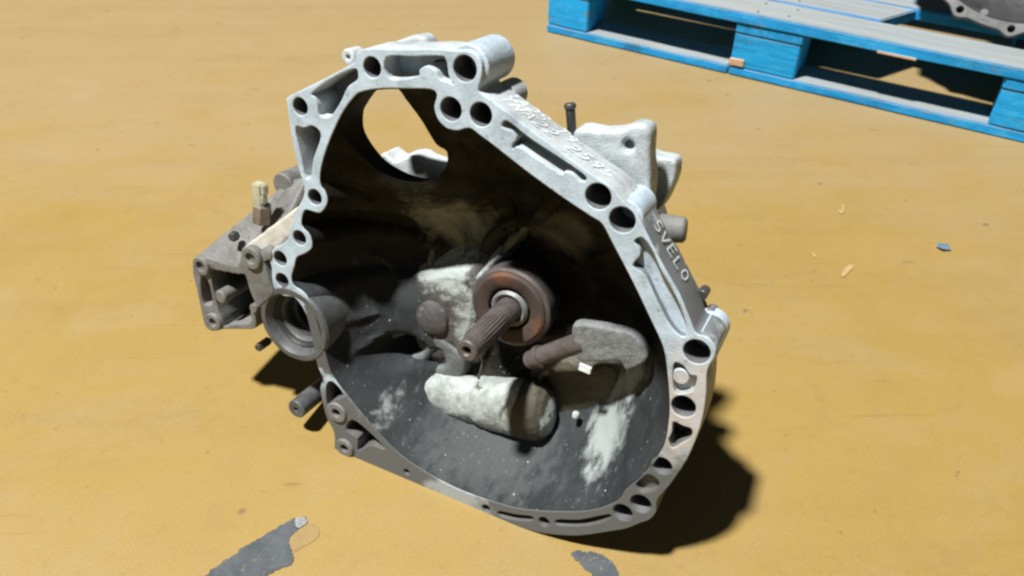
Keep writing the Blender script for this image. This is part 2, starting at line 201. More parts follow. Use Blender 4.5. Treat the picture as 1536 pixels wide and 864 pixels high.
WHITE = (.36, .41, .41)
M = {}
M['flange'] = cast('blasted aluminium face', (.455, .565, .665), (.345, .43, .505), (.215, .26, .30), 38, .5, .0, .45, dirt=((.098, .107, .112), .10, .17),
                   stains=[((.50, .38, .27), tuple(pt('H', 0, 8)), .05, 50, .5, (1.3, .55, 1), .45), ((.085, .092, .096), tuple(pt('rimdark')), .062, 60, .25, (1.5, .72, 1), 1.0), ((.36, .40, .41), tuple(pt('smear')), .05, 45, .5, (.9, 1.6, 1), .8)])
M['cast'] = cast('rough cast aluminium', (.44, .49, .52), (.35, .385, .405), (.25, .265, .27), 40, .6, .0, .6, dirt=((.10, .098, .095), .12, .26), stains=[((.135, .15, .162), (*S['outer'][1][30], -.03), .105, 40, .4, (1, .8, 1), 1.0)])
M['case'] = cast('dull cast aluminium', (.175, .178, .175), (.115, .115, .11), (.07, .067, .06), 40, .62, .0, .6)
M['bore'] = cast('drilled bolt bore', (.13, .135, .14), (.08, .085, .09), (.05, .05, .05), 60, .6, 0, .2)
M['web'] = cast('dusty cast web', (.15, .165, .17), (.10, .11, .113), (.24, .26, .26), 60, .65, 0, .5)
M['domeg'] = cast('grey purple hub dome', (.085, .080, .084), (.060, .057, .060), (.20, .21, .21), 60, .75, 0, .6)
M['nearblack'] = cast('near black casting', (.016, .0155, .013), (.028, .027, .021), None, 40, .85, 0, .4)  # near black tone for the bearing seat ring
M['dusty'] = cast('dusty cast rib', (.17, .168, .13), (.10, .098, .075), (.26, .27, .24), 60, .8, 0, .5)
M['pale'] = cast('pale dusty aluminium', (.56, .555, .50), (.47, .465, .425), (.34, .33, .30), 50, .65, 0, .3)
M['white_cast'] = cast('clean cast aluminium', (.50, .555, .575), (.42, .465, .48), (.33, .36, .365), 40, .55, 0, .4)
M['rubber'] = cast('oil seal rubber', (.022, .022, .023), (.035, .034, .034), None, 60, .5, 0, .2)
M['sleeve'] = cast('dull sleeve steel', (.24, .25, .255), (.15, .155, .16), (.34, .36, .37), 90, .5, .2, .3)
M['steel'] = cast('weathered steel', (.115, .10, .10), (.075, .064, .062), (.15, .135, .13), 80, .5, .2, .25)
M['rust'] = cast('rusted steel', (.062, .042, .037), (.045, .034, .032), (.10, .055, .035), 90, .75, 0, .5, stains=[((.24, .095, .035), tuple(pt('axis')+Vector((-.012, .040, .017))), .026, 80, .9, (1, 1.5, .5), .45), ((.20, .085, .035), tuple(pt('axis')+Vector((.040, -.012, .017))), .022, 80, .9, (1.4, 1, .5), .4)])
M['black'] = cast('blackened steel', (.045, .046, .047), (.065, .065, .065), None, 60, .45, .2, .2)
M['dark'] = cast('oily bearing metal', (.035, .033, .03), (.055, .052, .045), None, 60, .45, .2, .25)
M['oily'] = cast('shaded bracket backing', (.045, .042, .028), (.027, .025, .017), (.06, .056, .04), 50, .55, 0, .5)  # dark tone stands in for shade behind the bracket windows
M['mount'] = cast('cast mount arm', (.44, .50, .53), (.34, .38, .40), (.24, .245, .235), 38, .6, 0, .6)
M['seal'] = cast('grey seal bore', (.10, .11, .116), (.068, .073, .076), (.045, .046, .046), 50, .5, .1, .3)
M['grit'] = cast('blast grit residue', (.40, .44, .435), (.31, .35, .34), (.25, .275, .27), 120, .85, 0, 1.0, bscale=260)
M['crust'] = cast('blast grit crust', (.215, .24, .24), (.14, .157, .158), (.07, .078, .08), 60, .9, 0, 1.0, bscale=260)
M['plastic'] = cast('aged cream plastic', (.42, .42, .31), (.33, .33, .23), None, 40, .45, 0, .1)
M['brownplastic'] = cast('brown plastic', (.13, .10, .075), (.20, .17, .14), None, 60, .5, 0, .2)
M['chalk'] = cast('white paint marker', (.70, .755, .78), (.58, .63, .66), None, 200, .7, 0, .1)
GRIT = [(pt('blob_r', None, 4)+Vector((-.020, .002, 0)), .046, (.9, 1.2, .3), .85), (pt('blob_r', None, 10)+Vector((-.004, .016, 0)), .042, (1.3, .8, .3), .8),
        (pt('blob_r', None, 6)+Vector((-.004, -.004, 0)), .030, (1.5, .8, .3), .7),
        (pt('web', None, 12)+Vector((-.012, -.002, 0)), .034, (1.3, .9, .35), .8),
        (Vector((pt('bulge_m').x+.025, pt('bulge_m').y-.030, -.075)), .085, (.7, 1.5, .3), .11)]
ax = pt('axis')
def shell_material():
    t = NT('bell interior casting')
    streak = t.mapped((60, 14, 14), (0, 0, .5))
    c = t.mix(t.ramp(t.noise(9, 5, .65), .35, .65), (.024, .0272, .0305), (.040, .0445, .048))
    c = t.mix(t.ramp(t.noise(3.0, 6, .7, streak), .52, .75), c, (.060, .066, .069))
    # oily brown bottom of the bell; upper wall painted dark as shade
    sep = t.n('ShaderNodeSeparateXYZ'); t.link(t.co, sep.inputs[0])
    oil_and_shade = t.math('MAXIMUM', t.ramp(t.math('ADD', sep.outputs[2], t.math('MULTIPLY', t.math('SUBTRACT', t.noise(20, 4), .5), .02)), -.108, -.122), t.ramp(t.math('ADD', sep.outputs[1], t.math('MULTIPLY', t.math('SUBTRACT', t.noise(14, 4), .5), .06)), .20, .27))
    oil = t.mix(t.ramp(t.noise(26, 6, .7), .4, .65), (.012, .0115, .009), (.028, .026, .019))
    c = t.mix(oil_and_shade, c, oil)
    b0 = pt('blob_r')
    s2 = t.mapped((1.0, .28, .6), (0, 0, -.55))
    for ctr, r, scl, am in GRIT: c = t.stain(c, WHITE, ctr, r, 85, .55, scl, am*.9, s2)
    c = t.stain(c, (.21, .215, .165), tuple(pt('dust')), .055, 45, .8, (1, .9, .3), .95, None)
    c = t.stain(c, (.12, .112, .085), tuple(pt('dust2')), .05, 30, .7, (1, 1.4, .5), .8, None)
    w = t.n('ShaderNodeTexVoronoi'); w.inputs['Scale'].default_value = 150; t.link(t.co, w.inputs['Vector'])
    w2 = t.n('ShaderNodeTexVoronoi'); w2.inputs['Scale'].default_value = 55; t.link(t.co, w2.inputs['Vector'])
    up = t.ramp(sep.outputs[1], .23, .18)
    fleck = t.math('MAXIMUM', t.ramp(w.outputs['Distance'], .10, .05), t.ramp(w2.outputs['Distance'], .075, .05))
    c = t.mix(t.math('MULTIPLY', t.math('MULTIPLY', fleck, up), t.ramp(t.noise(16, 3), .45, .62)), c, (.34, .37, .36))
    bmp = t.math('ADD', t.noise(420, 3, .6), t.math('MULTIPLY', t.noise(60, 4, .6), 1.2))
    return t.done(c, .75, 0, bmp, .5, .0012, .08)

# ------------------------------------------------------------------ object helpers
def link(name, me, mat, parent=None, shade=True, angle=35):
    o = bpy.data.objects.new(name, me); col.objects.link(o)
    if mat is not None: me.materials.clear(); me.materials.append(mat)
    if parent: o.parent = parent
    if shade:
        me.polygons.foreach_set('use_smooth', [True]*len(me.polygons))
        me.set_sharp_from_angle(angle=math.radians(angle))
    return o
def tag(o, label=None, cat=None, group=None, kind=None):
    if label: o['label'] = label
    if cat: o['category'] = cat
    if group: o['group'] = group
    if kind: o['kind'] = kind
    return o
def curve_mesh(loops, w0, w1, bevel):
    cu = bpy.data.curves.new('tmp', 'CURVE'); cu.dimensions = '2D'; cu.fill_mode = 'BOTH'
    cu.extrude = abs(w0-w1)/2 - bevel; cu.bevel_depth = bevel; cu.bevel_resolution = 1; cu.offset = -bevel
    for lp in loops:
        sp = cu.splines.new('POLY'); sp.points.add(len(lp)-1); sp.use_cyclic_u = True
        for p, q in zip(sp.points, lp): p.co = (q[0], q[1], 0, 1)
    o = bpy.data.objects.new('tmp', cu); col.objects.link(o)
    dg = bpy.context.evaluated_depsgraph_get(); me = bpy.data.meshes.new_from_object(o.evaluated_get(dg))
    bpy.data.objects.remove(o); bpy.data.curves.remove(cu)
    me.transform(Matrix.Translation((0, 0, (w0+w1)/2)))
    return me
def plate(name, outer, holes, w0, w1, mat, parent, bevel=.0012, rough=0.0):
    me = curve_mesh([outer]+list(holes), w0, w1, bevel)
    return link(name, me, mat, parent)
def lathe(name, c, prof, mat, parent, n=40, axis=None, close=True):
    """prof: (radius, w) pairs along an axis through c"""
    bm = bmesh.new(); rings = []
    z = Vector(axis or (0, 0, 1)).normalized(); q = z.to_track_quat('Z', 'Y')
    for r, w in prof:
        if r < 1e-6: rings.append([bm.verts.new(Vector(c) + z*w)])
        else: rings.append([bm.verts.new(Vector(c) + q @ Vector((r*math.cos(2*math.pi*k/n), r*math.sin(2*math.pi*k/n), 0)) + z*w) for k in range(n)])
    for a, b in zip(rings, rings[1:]):
        for k in range(n):
            if len(a) == 1 and len(b) == 1: continue
            if len(a) == 1: bm.faces.new((a[0], b[k], b[(k+1) % n]))
            elif len(b) == 1: bm.faces.new((a[k], b[0], a[(k+1) % n]))
            else: bm.faces.new((a[k], b[k], b[(k+1) % n], a[(k+1) % n]))
    bmesh.ops.recalc_face_normals(bm, faces=bm.faces)
    me = bpy.data.meshes.new(name); bm.to_mesh(me); bm.free()
    return link(name, me, mat, parent)
def C2(name, i=0): x = S[name][1][i]; return (x[0], x[1], 0)
def boss(name, c, r, w0, w1, hole, mat, parent, depth=.03, n=32, axis=None):
    ch = min(.0015, r*.15)
    if hole: prof = [(0, w0-depth), (hole, w0-depth), (hole, w0-.0008), (hole+.0008, w0), (r-ch, w0), (r, w0-ch), (r, w1+ch*2), (r-ch*2, w1), (0, w1)]
    else: prof = [(0, w0), (r-ch, w0), (r, w0-ch), (r, w1+ch*2), (r-ch*2, w1), (0, w1)]
    return lathe(name, c, prof, mat, parent, n, axis)
def rod(name, a, b, r0, r1, mat, parent, n=20, hole=0):
    a, b = Vector(a), Vector(b); d = b-a; L = d.length; ch = min(r0, r1)*.18
    prof = [(0, hole and L*.0), (r0-ch, 0), (r0, ch), (r1, L-ch), (r1-ch, L), (0, L)]
    if hole: prof = [(0, .012), (hole, .012), (hole, .0), (r0-ch, 0), (r0, ch), (r1, L-ch), (r1-ch, L), (0, L)]
    return lathe(name, a, prof, mat, parent, n, d)
def box_bm(bm, c, s, rot=None):
    r = bmesh.ops.create_cube(bm, size=1)['verts']
    m = Matrix.Translation(c) @ (rot or Matrix.Identity(4)) @ Matrix.Diagonal((*s, 1))
    bmesh.ops.transform(bm, matrix=m, verts=r); return r
def rough_up(me, amp, scale, seed=0):
    for v in me.vertices:
        v.co += Vector(v.normal) * (noise.noise(v.co*scale + Vector((seed, 0, 0))) * amp)
def prism(name, base, top, mat, parent, bevel=.002):
    """skin between two outlines with the same number of 3-D points"""
    bm = bmesh.new(); a = [bm.verts.new(p) for p in base]; b = [bm.verts.new(p) for p in top]; n = len(a)
    bm.faces.new(a); bm.faces.new(b[::-1])
    for k in range(n): bm.faces.new((a[k], b[k], b[(k+1) % n], a[(k+1) % n]))
    bmesh.ops.recalc_face_normals(bm, faces=bm.faces)
    if bevel: bmesh.ops.bevel(bm, geom=bm.edges[:], offset=bevel, segments=2, affect='EDGES')
    me = bpy.data.meshes.new(name); bm.to_mesh(me); bm.free(); return link(name, me, mat, parent)
def ribbon(bm, pts, width, height, up):
    """flat raised stroke following 3-D points on a surface with normal up"""
    prev = None; up = up.normalized()
    for i, p in enumerate(pts):
        d = (pts[min(i+1, len(pts)-1)] - pts[max(i-1, 0)])
        d = d.normalized() if d.length > 1e-7 else Vector((1, 0, 0)); s = up.cross(d).normalized()
        wv = width*(.85+.25*noise.noise(p*300))
        q = [bm.verts.new(p - s*wv/2), bm.verts.new(p - s*wv*.3 + up*height), bm.verts.new(p + s*wv*.3 + up*height), bm.verts.new(p + s*wv/2)]
        if prev:
            for k in range(3): bm.faces.new((prev[k], q[k], q[k+1], prev[k+1]))
        prev = q

# ------------------------------------------------------------------ floor
def floor_material():
    t = NT('ochre painted concrete')
    A, B, D = (.284, .197, .054), (.288, .210, .090), (.268, .178, .052)
    c = t.mix(t.ramp(t.noise(2.2, 6, .62, None, .7), .36, .66), A, (.295, .200, .060))
    for (scl, rz, off, lo, hi, am, colr) in (((1.6, 2.1, 1), .22, 0, .44, .66, .85, B), ((2.3, 2.6, 1), -.30, 3, .50, .70, .65, D), ((6, 8, 1), .5, 7, .50, .68, .40, B), ((9, 5, 1), 1.1, 5, .52, .70, .35, (.245, .172, .056))):
        c = t.mix(t.math('MULTIPLY', t.ramp(t.noise(1.5, 7, .66, t.mapped(scl, (0, 0, rz), (off, off*.7, 0)), .6), lo, hi), am), c, colr)
    sep = t.n('ShaderNodeSeparateXYZ'); t.link(t.co, sep.inputs[0])
    far = t.ramp(t.math('ADD', sep.outputs[1], t.math('MULTIPLY', t.math('SUBTRACT', t.noise(1.9, 6, .6, t.mapped((1, 2.6, 1), (0, 0, .15))), .5), 1.9)), .9, 1.75)
    c = t.mix(t.math('MULTIPLY', far, .85), c, (.300, .226, .120))
    c = t.mix(t.math('MULTIPLY', t.ramp(t.noise(380, 2, .5), .3, .75), .34), c, (.20, .132, .035))
    c = t.mix(t.math('MULTIPLY', t.ramp(t.noise(60, 4, .7), .54, .72), .34), c, (.22, .146, .042))
    # specks, short scuffs and drag marks
    for scl, vec, a, b, colr, lim, am in ((14, None, .085, .03, (.13, .085, .055), .50, .75), (30, None, .10, .03, (.15, .10, .05), .50, .6), (22, t.mapped((1, 1, 1), (0, 0, 0), (3, 3, 0)), .07, .03, (.17, .145, .13), .52, .7),
            (6, t.mapped((1, 3.6, 1), (0, 0, .7)), .09, .02, (.165, .115, .045), .44, .65), (8, t.mapped((5, 1, 1), (0, 0, .5), (1, 2, 0)), .075, .02, (.17, .12, .05), .45, .6), (11, t.mapped((1, 4.5, 1), (0, 0, -.25), (4, 2, 0)), .08, .02, (.175, .125, .05), .44, .6)):
        d = t.n('ShaderNodeTexVoronoi'); d.inputs['Scale'].default_value = scl
        wv = t.n('ShaderNodeVectorMath', operation='MULTIPLY_ADD'); nz = t.n('ShaderNodeTexNoise'); nz.inputs['Scale'].default_value = 45; nz.inputs['Detail'].default_value = 4; t.link(t.co, nz.inputs['Vector'])
        t.link(nz.outputs['Color'], wv.inputs[0]); wv.inputs[1].default_value = (.016, .016, 0); t.put(wv.inputs[2], vec or t.co)
        t.link(wv.outputs[0], d.inputs['Vector'])
        k = t.math('MULTIPLY', t.ramp(d.outputs['Distance'], a, b), t.ramp(t.noise(scl*.35, 2), lim, lim+.08))
        c = t.mix(t.math('MULTIPLY', k, am), c, colr)
    for vec, th in ((t.mapped((1.0, 48, 1), (0, 0, .62)), .67), (t.mapped((1.2, 40, 1), (0, 0, -1.05), (5, 3, 0)), .68), (t.mapped((1.5, 60, 1), (0, 0, .75), (2, 8, 0)), .66)):
        k = t.math('MULTIPLY', t.ramp(t.noise(2.6, 3, .5, vec), th, th+.03), t.ramp(t.noise(3.2, 2), .48, .58))
        c = t.mix(t.math('MULTIPLY', k, .30), c, (.16, .112, .045))
    for vec, am in ((t.mapped((.35, 7, 1), (0, 0, .95)), .08), (t.mapped((.4, 9, 1), (0, 0, -.75), (2, 5, 0)), .08)):   # faint tyre and drag marks
        k = t.math('MULTIPLY', t.ramp(t.noise(1.6, 2, .4, vec), .56, .66), t.ramp(t.noise(70, 5, .75), .35, .62))
        c = t.mix(t.math('MULTIPLY', k, am), c, (.15, .105, .042))
    for scl, lim, am, colr in ((5.5, .62, .13, (.20, .14, .055)), (3.2, .64, .16, (.32, .25, .15))):                  # old spill stains and rubbed places
        k = t.ramp(t.math('ADD', t.noise(scl, 3, .5, t.mapped((1, 1.4, 1), (0, 0, .3), (scl, 2, 0))), t.math('MULTIPLY', t.math('SUBTRACT', t.noise(60, 4, .7), .5), .12)), lim, lim+.05)
        c = t.mix(t.math('MULTIPLY', k, am), c, colr)
    r = t.math('ADD', .36, t.math('MULTIPLY', t.noise(7, 5), .28))
    return t.done(c, r, 0, t.math('ADD', t.noise(260, 3), t.math('MULTIPLY', t.noise(25, 4), 1.2)), .22, .001, .4)
bm = bmesh.new(); bmesh.ops.create_grid(bm, x_segments=2, y_segments=2, size=9)
me = bpy.data.meshes.new('floor'); bm.to_mesh(me); bm.free()
floor = tag(link('floor', me, floor_material(), None, False), kind='structure')
def patch(name, outline, mat, parent, z, jit=.0012, n=6, label=None):
    p = smooth(outline, n)
    q = [Vector((*v, 0)) for v in p]; p = []
    for a, b in zip(q, q[1:]+q[:1]): p += [a.lerp(b, k/2) for k in range(2)]
    p = [(v.x + noise.fractal(v*260 + Vector((0, 0, 1)), .8, 2, 4)*jit*.75, v.y + noise.fractal(v*260 + Vector((0, 0, 9)), .8, 2, 4)*jit*.75) for v in p]
    me = curve_mesh([p], z, z-.002, .0003)
    o = link(name, me, mat, parent, False)
    if label: o['label'] = label
    return o
t = NT('bare grey concrete')
cc = t.mix(t.ramp(t.noise(40, 6, .7), .35, .65), (.046, .056, .065), (.072, .083, .092)); cc = t.mix(t.ramp(t.noise(150, 4, .7), .58, .72), cc, (.11, .122, .128)); cc = t.mix(t.math('MULTIPLY', t.ramp(t.noise(75, 6, .75), .60, .64), .85), cc, (.25, .17, .055)); cc = t.mix(t.ramp(t.noise(14, 4, .6), .6, .7), cc, (.038, .045, .052))
concrete = t.done(cc, .8, 0, t.noise(300, 4), .5, .001)
t = NT('worn ochre paint')
wornp = t.done(t.mix(t.ramp(t.noise(45, 5, .7), .35, .65), (.255, .176, .066), (.225, .152, .058)), .6, 0, t.noise(150, 4), .3, .001)
patch('worn_paint', G['chipl'], wornp, floor, .0008, .0006, 6, 'thin worn paint beside the long grey bare patch')
patch('bare_patch', G['chip1'], concrete, floor, .0012, .0026, 6, 'long grey patch of bare concrete')
patch('bare_patch', G['chip2'], concrete, floor, .0012, .0026, 6, 'small round grey patch of bare concrete')
t = NT('pale mortar'); patch('dried_drip', G['chipw'], t.done(t.mix(t.ramp(t.noise(200), .4, .6), (.26, .28, .28), (.18, .19, .19)), .8), floor, .0018, .0014, 6)
shav = t = NT('pale wood shaving'); shavm = t.done(t.mix(t.ramp(t.noise(90), .4, .6), (.36, .27, .12), (.32, .24, .10)), .7)
for k, lb in (('shav1', 'longest pale wood shaving on the open floor right of the gearbox'), ('shav2', 'curved pale wood shaving on the floor, the one nearest the blue pallet'), ('shav3', 'tiny pale wood shaving on the floor, the one nearest the gearbox')):
    tag(patch('wood_shaving', G[k], shavm, None, .0022, .0003, 4), lb, 'wood shaving', 'wood shavings on the floor')
# loose scrap of blue plastic on the floor
t = NT('blue plastic film'); scrapm = t.done(t.mix(t.ramp(t.noise(60), .4, .6), (.20, .31, .42), (.30, .40, .48)), .35)
sp = G['scrap']; scx = sum(p[0] for p in sp)/5; scy = sum(p[1] for p in sp)/5
bm = bmesh.new(); vs = [bm.verts.new((x-scx, y-scy, .0015+.004*(i % 2))) for i, (x, y) in enumerate(sp)]; cv = bm.verts.new((0, 0, .006))
for i in range(5): bm.faces.new((vs[i], vs[(i+1) % 5], cv))
bmesh.ops.solidify(bm, geom=bm.faces[:], thickness=.0008); bmesh.ops.recalc_face_normals(bm, faces=bm.faces)
me = bpy.data.meshes.new('plastic_scrap'); bm.to_mesh(me); bm.free()
o = link('plastic_scrap', me, scrapm, None, False); o.location = (scx, scy, .001)
tag(o, 'small crumpled pale blue plastic scrap lying alone on the ochre floor', 'scrap')

# ------------------------------------------------------------------ gearbox
gb = bpy.data.objects.new('gearbox', None); col.objects.link(gb); gb.empty_display_size = .1
mw = Matrix((AU, AV, AN)).transposed().to_4x4(); mw.translation = ORG; gb.matrix_world = mw
tag(gb, 'used manual gearbox with open bell housing and input shaft, standing on the ochre floor', 'gearbox')

HR = [.0098, .0118, .0092, .0112, .0112, .0122, .0122, .0125, .0118, .0100, .0112, 0.0105, .0052, .0065, .004, .0088, .0088, .0092, .0092, .0058, .0055]
holes = [circ(c, r) for c, r in zip(S['H'][1], HR)]
pk = [sh(k, 4) for k in ('p1', 'p2', 'p3', 'p4', 'p5', 'p6', 'p7', 'p8', 'p9', 'p10', 'p11', 'p12')]
for k, d_, m_ in (('p1', .026, 'flange'), ('p2', .036, 'case'), ('p3', .030, 'case'), ('p4', .022, 'flange'), ('p5', .0085, 'flange'), ('p6', .009, 'flange'), ('p7', .030, 'case'), ('p8', .008, 'flange'), ('p9', .02, 'case'), ('p10', .02, 'case')):
    pp = sh(k, 3); gx, gy = sum(p[0] for p in pp)/len(pp), sum(p[1] for p in pp)/len(pp)
    rr = [(p[0] + (p[0]-gx)*.03 + .0012*(1 if p[0] > gx else -1), p[1] + (p[1]-gy)*.03 + .0012*(1 if p[1] > gy else -1)) for p in pp]
    plate('pocket_floor', rr, [], -d_, -d_-.006, M[m_], gb, .0004)
fl = plate('mounting_flange', sh('outer', 3), [sh('inner', 3)] + holes + pk, 0, -.044, M['flange'], gb, .0011)
def seg_dist(p, poly):
    best = 9
    for i in range(len(poly)):
        ax_, ay_ = poly[i-1]; bx_, by_ = poly[i]; ex, ey = bx_-ax_, by_-ay_
        t_ = max(0, min(1, ((p[0]-ax_)*ex + (p[1]-ay_)*ey)/(ex*ex+ey*ey+1e-12)))
        best = min(best, math.hypot(p[0]-ax_-ex*t_, p[1]-ay_-ey*t_))
    return best
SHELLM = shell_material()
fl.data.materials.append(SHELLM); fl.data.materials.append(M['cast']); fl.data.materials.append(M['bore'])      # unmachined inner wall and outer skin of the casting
so, si = sh('outer', 3), sh('inner', 3)
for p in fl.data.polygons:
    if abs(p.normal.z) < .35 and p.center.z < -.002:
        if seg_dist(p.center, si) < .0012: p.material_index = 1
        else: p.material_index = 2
        if any(abs(math.hypot(p.center.x-h[0], p.center.y-h[1]) - r) < .0009 for h, r in zip(S['H'][1], HR)): p.material_index = 3
boss('flange_boss', C2('boss6'), .0085, -.002, -.036, 0, M['flange'], gb)

# bell shell: inner and outer skins lofted towards the back wall, starter opening cut through
def star(poly, c, n):
    out = []
    for k in range(n):
        a = 2*math.pi*k/n; d = (math.cos(a), math.sin(a)); best = 0
        for i in range(len(poly)):
            x1, y1 = poly[i][0]-c[0], poly[i][1]-c[1]; x2, y2 = poly[(i+1) % len(poly)][0]-c[0], poly[(i+1) % len(poly)][1]-c[1]
            ex, ey = x2-x1, y2-y1; den = d[0]*ey - d[1]*ex
            if abs(den) < 1e-12: continue
            s_ = (x1*ey - y1*ex)/den; u_ = (x1*d[1] - y1*d[0])/den
            if s_ > 0 and -1e-9 <= u_ <= 1+1e-9: best = max(best, s_)
        out.append(best)
    return out
def shell():
    n = 260; c = (pt('axis').x+.0, pt('axis').y-.005)
    ri, ro = [r-.0004 for r in star(sh('inner', 3), c, n)], star(sh('shell_out', 3), c, n)
    ro = [max(b, a+.0045) for a, b in zip(ri, ro)]
    st = pt('starterc')
    ss0 = [1, .985, .96, .93, .89, .85, .8, .74, .66, .58, .5, .42, .34, .26, .18, .1, .03]
    ff0 = [0, .10, .22, .33, .44, .53, .62, .72, .82, .885, .93, .955, .975, .985, .99, 1, 1]
    ss = [1 - .97*(i/54)**1.15 for i in range(55)]
    ff = []
    for s in ss:
        k = max(i for i in range(len(ss0)) if ss0[i] >= s - 1e-9); k = min(k, len(ss0)-2); q = (ss0[k]-s)/(ss0[k]-ss0[k+1])
        ff.append(ff0[k] + (ff0[k+1]-ff0[k])*q)
    hubc = pt('hubdome'); acn = pt('arcc'); wc = pt('webh1')
    wh = [(sum(p[0] for p in S[h][1])/len(S[h][1]), sum(p[1] for p in S[h][1])/len(S[h][1])) for h in ('webh1', 'webh2')]
    RID = [(S[k][1][0], S[k][1][1], hgt, wd) for k, hgt, wd in (('rib0b', .016, .005), ('rib1', .020, .0045), ('rib2', .018, .0055), ('rib3', .016, .006), ('rib4', .016, .006), ('rib5', .016, .005), ('rib6', .012, .005), ('rib7', .012, .005))]
    def relief(x, y):
        h = 0
        for a, b, hgt, wd in RID:
            ex, ey = b[0]-a[0], b[1]-a[1]; L = math.hypot(ex, ey); tt = max(0, min(1.25, ((x-a[0])*ex + (y-a[1])*ey)/(L*L)))
            d = math.hypot(x-a[0]-ex*tt, y-a[1]-ey*tt); h = max(h, hgt*(1-.45*tt)*math.exp(-(d/wd)**2))
        d = math.hypot(x-hubc.x, y-hubc.y); h = max(h, .030*math.exp(-(d/.062)**4))
        d = math.hypot(x-acn.x, y-acn.y); h = max(h, .012*math.exp(-((d-.070)/.013)**2))
        for q, r in zip(wh, (.027, .015)): h -= .045*math.exp(-(math.hypot(x-q[0], (y-q[1])*1.5)/r)**4)
        return h + .0016*noise.fractal(Vector((x*45, y*45, 3)), .9, 2, 4)
    def D(x, y):
        d = math.hypot(x-st.x, y-st.y); k = min(1, max(0, (d-.065)/.07)); k = k*k*(3-2*k)
        return .060 + (.136-.060)*k
    bm = bmesh.new(); R = {0: [], 1: []}
    for side, rr in ((0, ri), (1, ro)):
        for s, f in zip(ss, ff):
            ring = []
            for k in range(n):
                a = 2*math.pi*k/n; r = rr[k]*s
                if side and s < 1: r = max(r, ri[k]*s + .0045)
                x, y = c[0]+r*math.cos(a), c[1]+r*math.sin(a)
                xi, yi = c[0]+ri[k]*s*math.cos(a), c[1]+ri[k]*s*math.sin(a)
                w = -.0025 - (D(xi, yi)-.0025)*f
                if side: w = min(w-.010, -.046) - (.05 if min(math.hypot(xi-q[0], yi-q[1]) for q in wh) < .055 else 0)
                else: w += relief(xi, yi)*min(1, max(0, (1-s)/.12)) * (1 if math.hypot(xi-st.x, yi-st.y) > .075 else .2)
                ring.append(bm.verts.new((x, y, w)))
            R[side].append(ring)
        for a_, b_ in zip(R[side], R[side][1:]):
            for k in range(n): bm.faces.new((a_[k], b_[k], b_[(k+1) % n], a_[(k+1) % n]))
        bm.faces.new(R[side][-1])
    lip = [bm.verts.new((c[0]+(ri[k]+.003)*math.cos(2*math.pi*k/n), c[1]+(ri[k]+.003)*math.sin(2*math.pi*k/n), -.036)) for k in range(n)]
    for k in range(n):
        bm.faces.new((R[0][0][k], lip[k], lip[(k+1) % n], R[0][0][(k+1) % n])); bm.faces.new((lip[k], R[1][0][k], R[1][0][(k+1) % n], lip[(k+1) % n]))
    bmesh.ops.recalc_face_normals(bm, faces=bm.faces)
    me = bpy.data.meshes.new('bell_housing'); bm.to_mesh(me); bm.free()
    o = bpy.data.objects.new('bell_housing', me); col.objects.link(o)
    cme = curve_mesh([sh('starter', 3)], -.004, -.19, .0001)
    bmc = bmesh.new(); bmc.from_mesh(cme); bmesh.ops.remove_doubles(bmc, verts=bmc.verts, dist=1e-5); bmesh.ops.recalc_face_normals(bmc, faces=bmc.faces); bmc.to_mesh(cme); bmc.free()
    cut = bpy.data.objects.new('cut', cme); col.objects.link(cut)
    md = o.modifiers.new('b', 'BOOLEAN'); md.operation = 'DIFFERENCE'; md.solver = 'EXACT'; md.object = cut
    dg = bpy.context.evaluated_depsgraph_get(); res = bpy.data.meshes.new_from_object(o.evaluated_get(dg))
    bpy.data.objects.remove(o); bpy.data.objects.remove(cut)
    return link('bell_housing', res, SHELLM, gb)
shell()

# bosses running back from the flange along the outside
H = S['H'][1]
def hb(i, r, w1, mat='flange', dw=-.006): return boss('bolt_boss', (H[i][0], H[i][1], 0), r, dw, w1, HR[i]+.0015, M[mat], gb, .03)
hb(1, .0205, -.064); hb(7, .0178, -.062); hb(6, .0170, -.052); hb(0, .0122, -.05); hb(2, .0118, -.05)
for i in (15, 16, 17, 18): hb(i, .0125, -.055)

# features inside the bell
z0 = ax.z
hubm = cast('hub casting with grit', (.085, .08, .082), (.065, .06, .062), (.12, .12, .12), 70, .75, 0, .9,
            stains=[(WHITE, tuple(pt('hub', None, 3)+Vector((.0, .005, 0))), .060, 70, .5, (1, 1.3, .5), 1.0), (WHITE, tuple(pt('hub', None, 7)+Vector((.0, -.012, 0))), .052, 90, .5, (1.7, .7, .5), 1.0)])
def mound(name, outline, w0, w1, grow, mat):
    cx_, cy_ = sum(p[0] for p in outline)/len(outline), sum(p[1] for p in outline)/len(outline); n = len(outline)
    bm = bmesh.new(); rings = []
    for sc_, w in ((.55, w0+.004), (.85, w0+.0015), (1.0, w0-.003), (1.05, w0-.010), (1.05+(grow-1)*.25, w0+(w1-w0)*.5), (1.05+(grow-1)*.6, w0+(w1-w0)*.8), (grow+.05, w1), (grow, w1-.02)):
        rings.append([bm.verts.new((cx_+(p[0]-cx_)*sc_, cy_+(p[1]-cy_)*sc_, w)) for p in outline])
    for a_, b_ in zip(rings, rings[1:]):
        for k in range(n): bm.faces.new((a_[k], b_[k], b_[(k+1) % n], a_[(k+1) % n]))
    bm.faces.new(rings[0]); bm.faces.new(rings[-1][::-1]); bmesh.ops.recalc_face_normals(bm, faces=bm.faces)
    me = bpy.data.meshes.new(name); bm.to_mesh(me); bm.free(); return link(name, me, mat, gb, True, 60)
mound('hub_block', sh('hub', 4), -.096, -.135, 1.45, hubm)
lathe('hub_dome', C2('hubdome'), [(0, -.083), (.015, -.0835), (.021, -.087), (.0235, -.093), (.026, -.108)], M['domeg'], gb, 32)
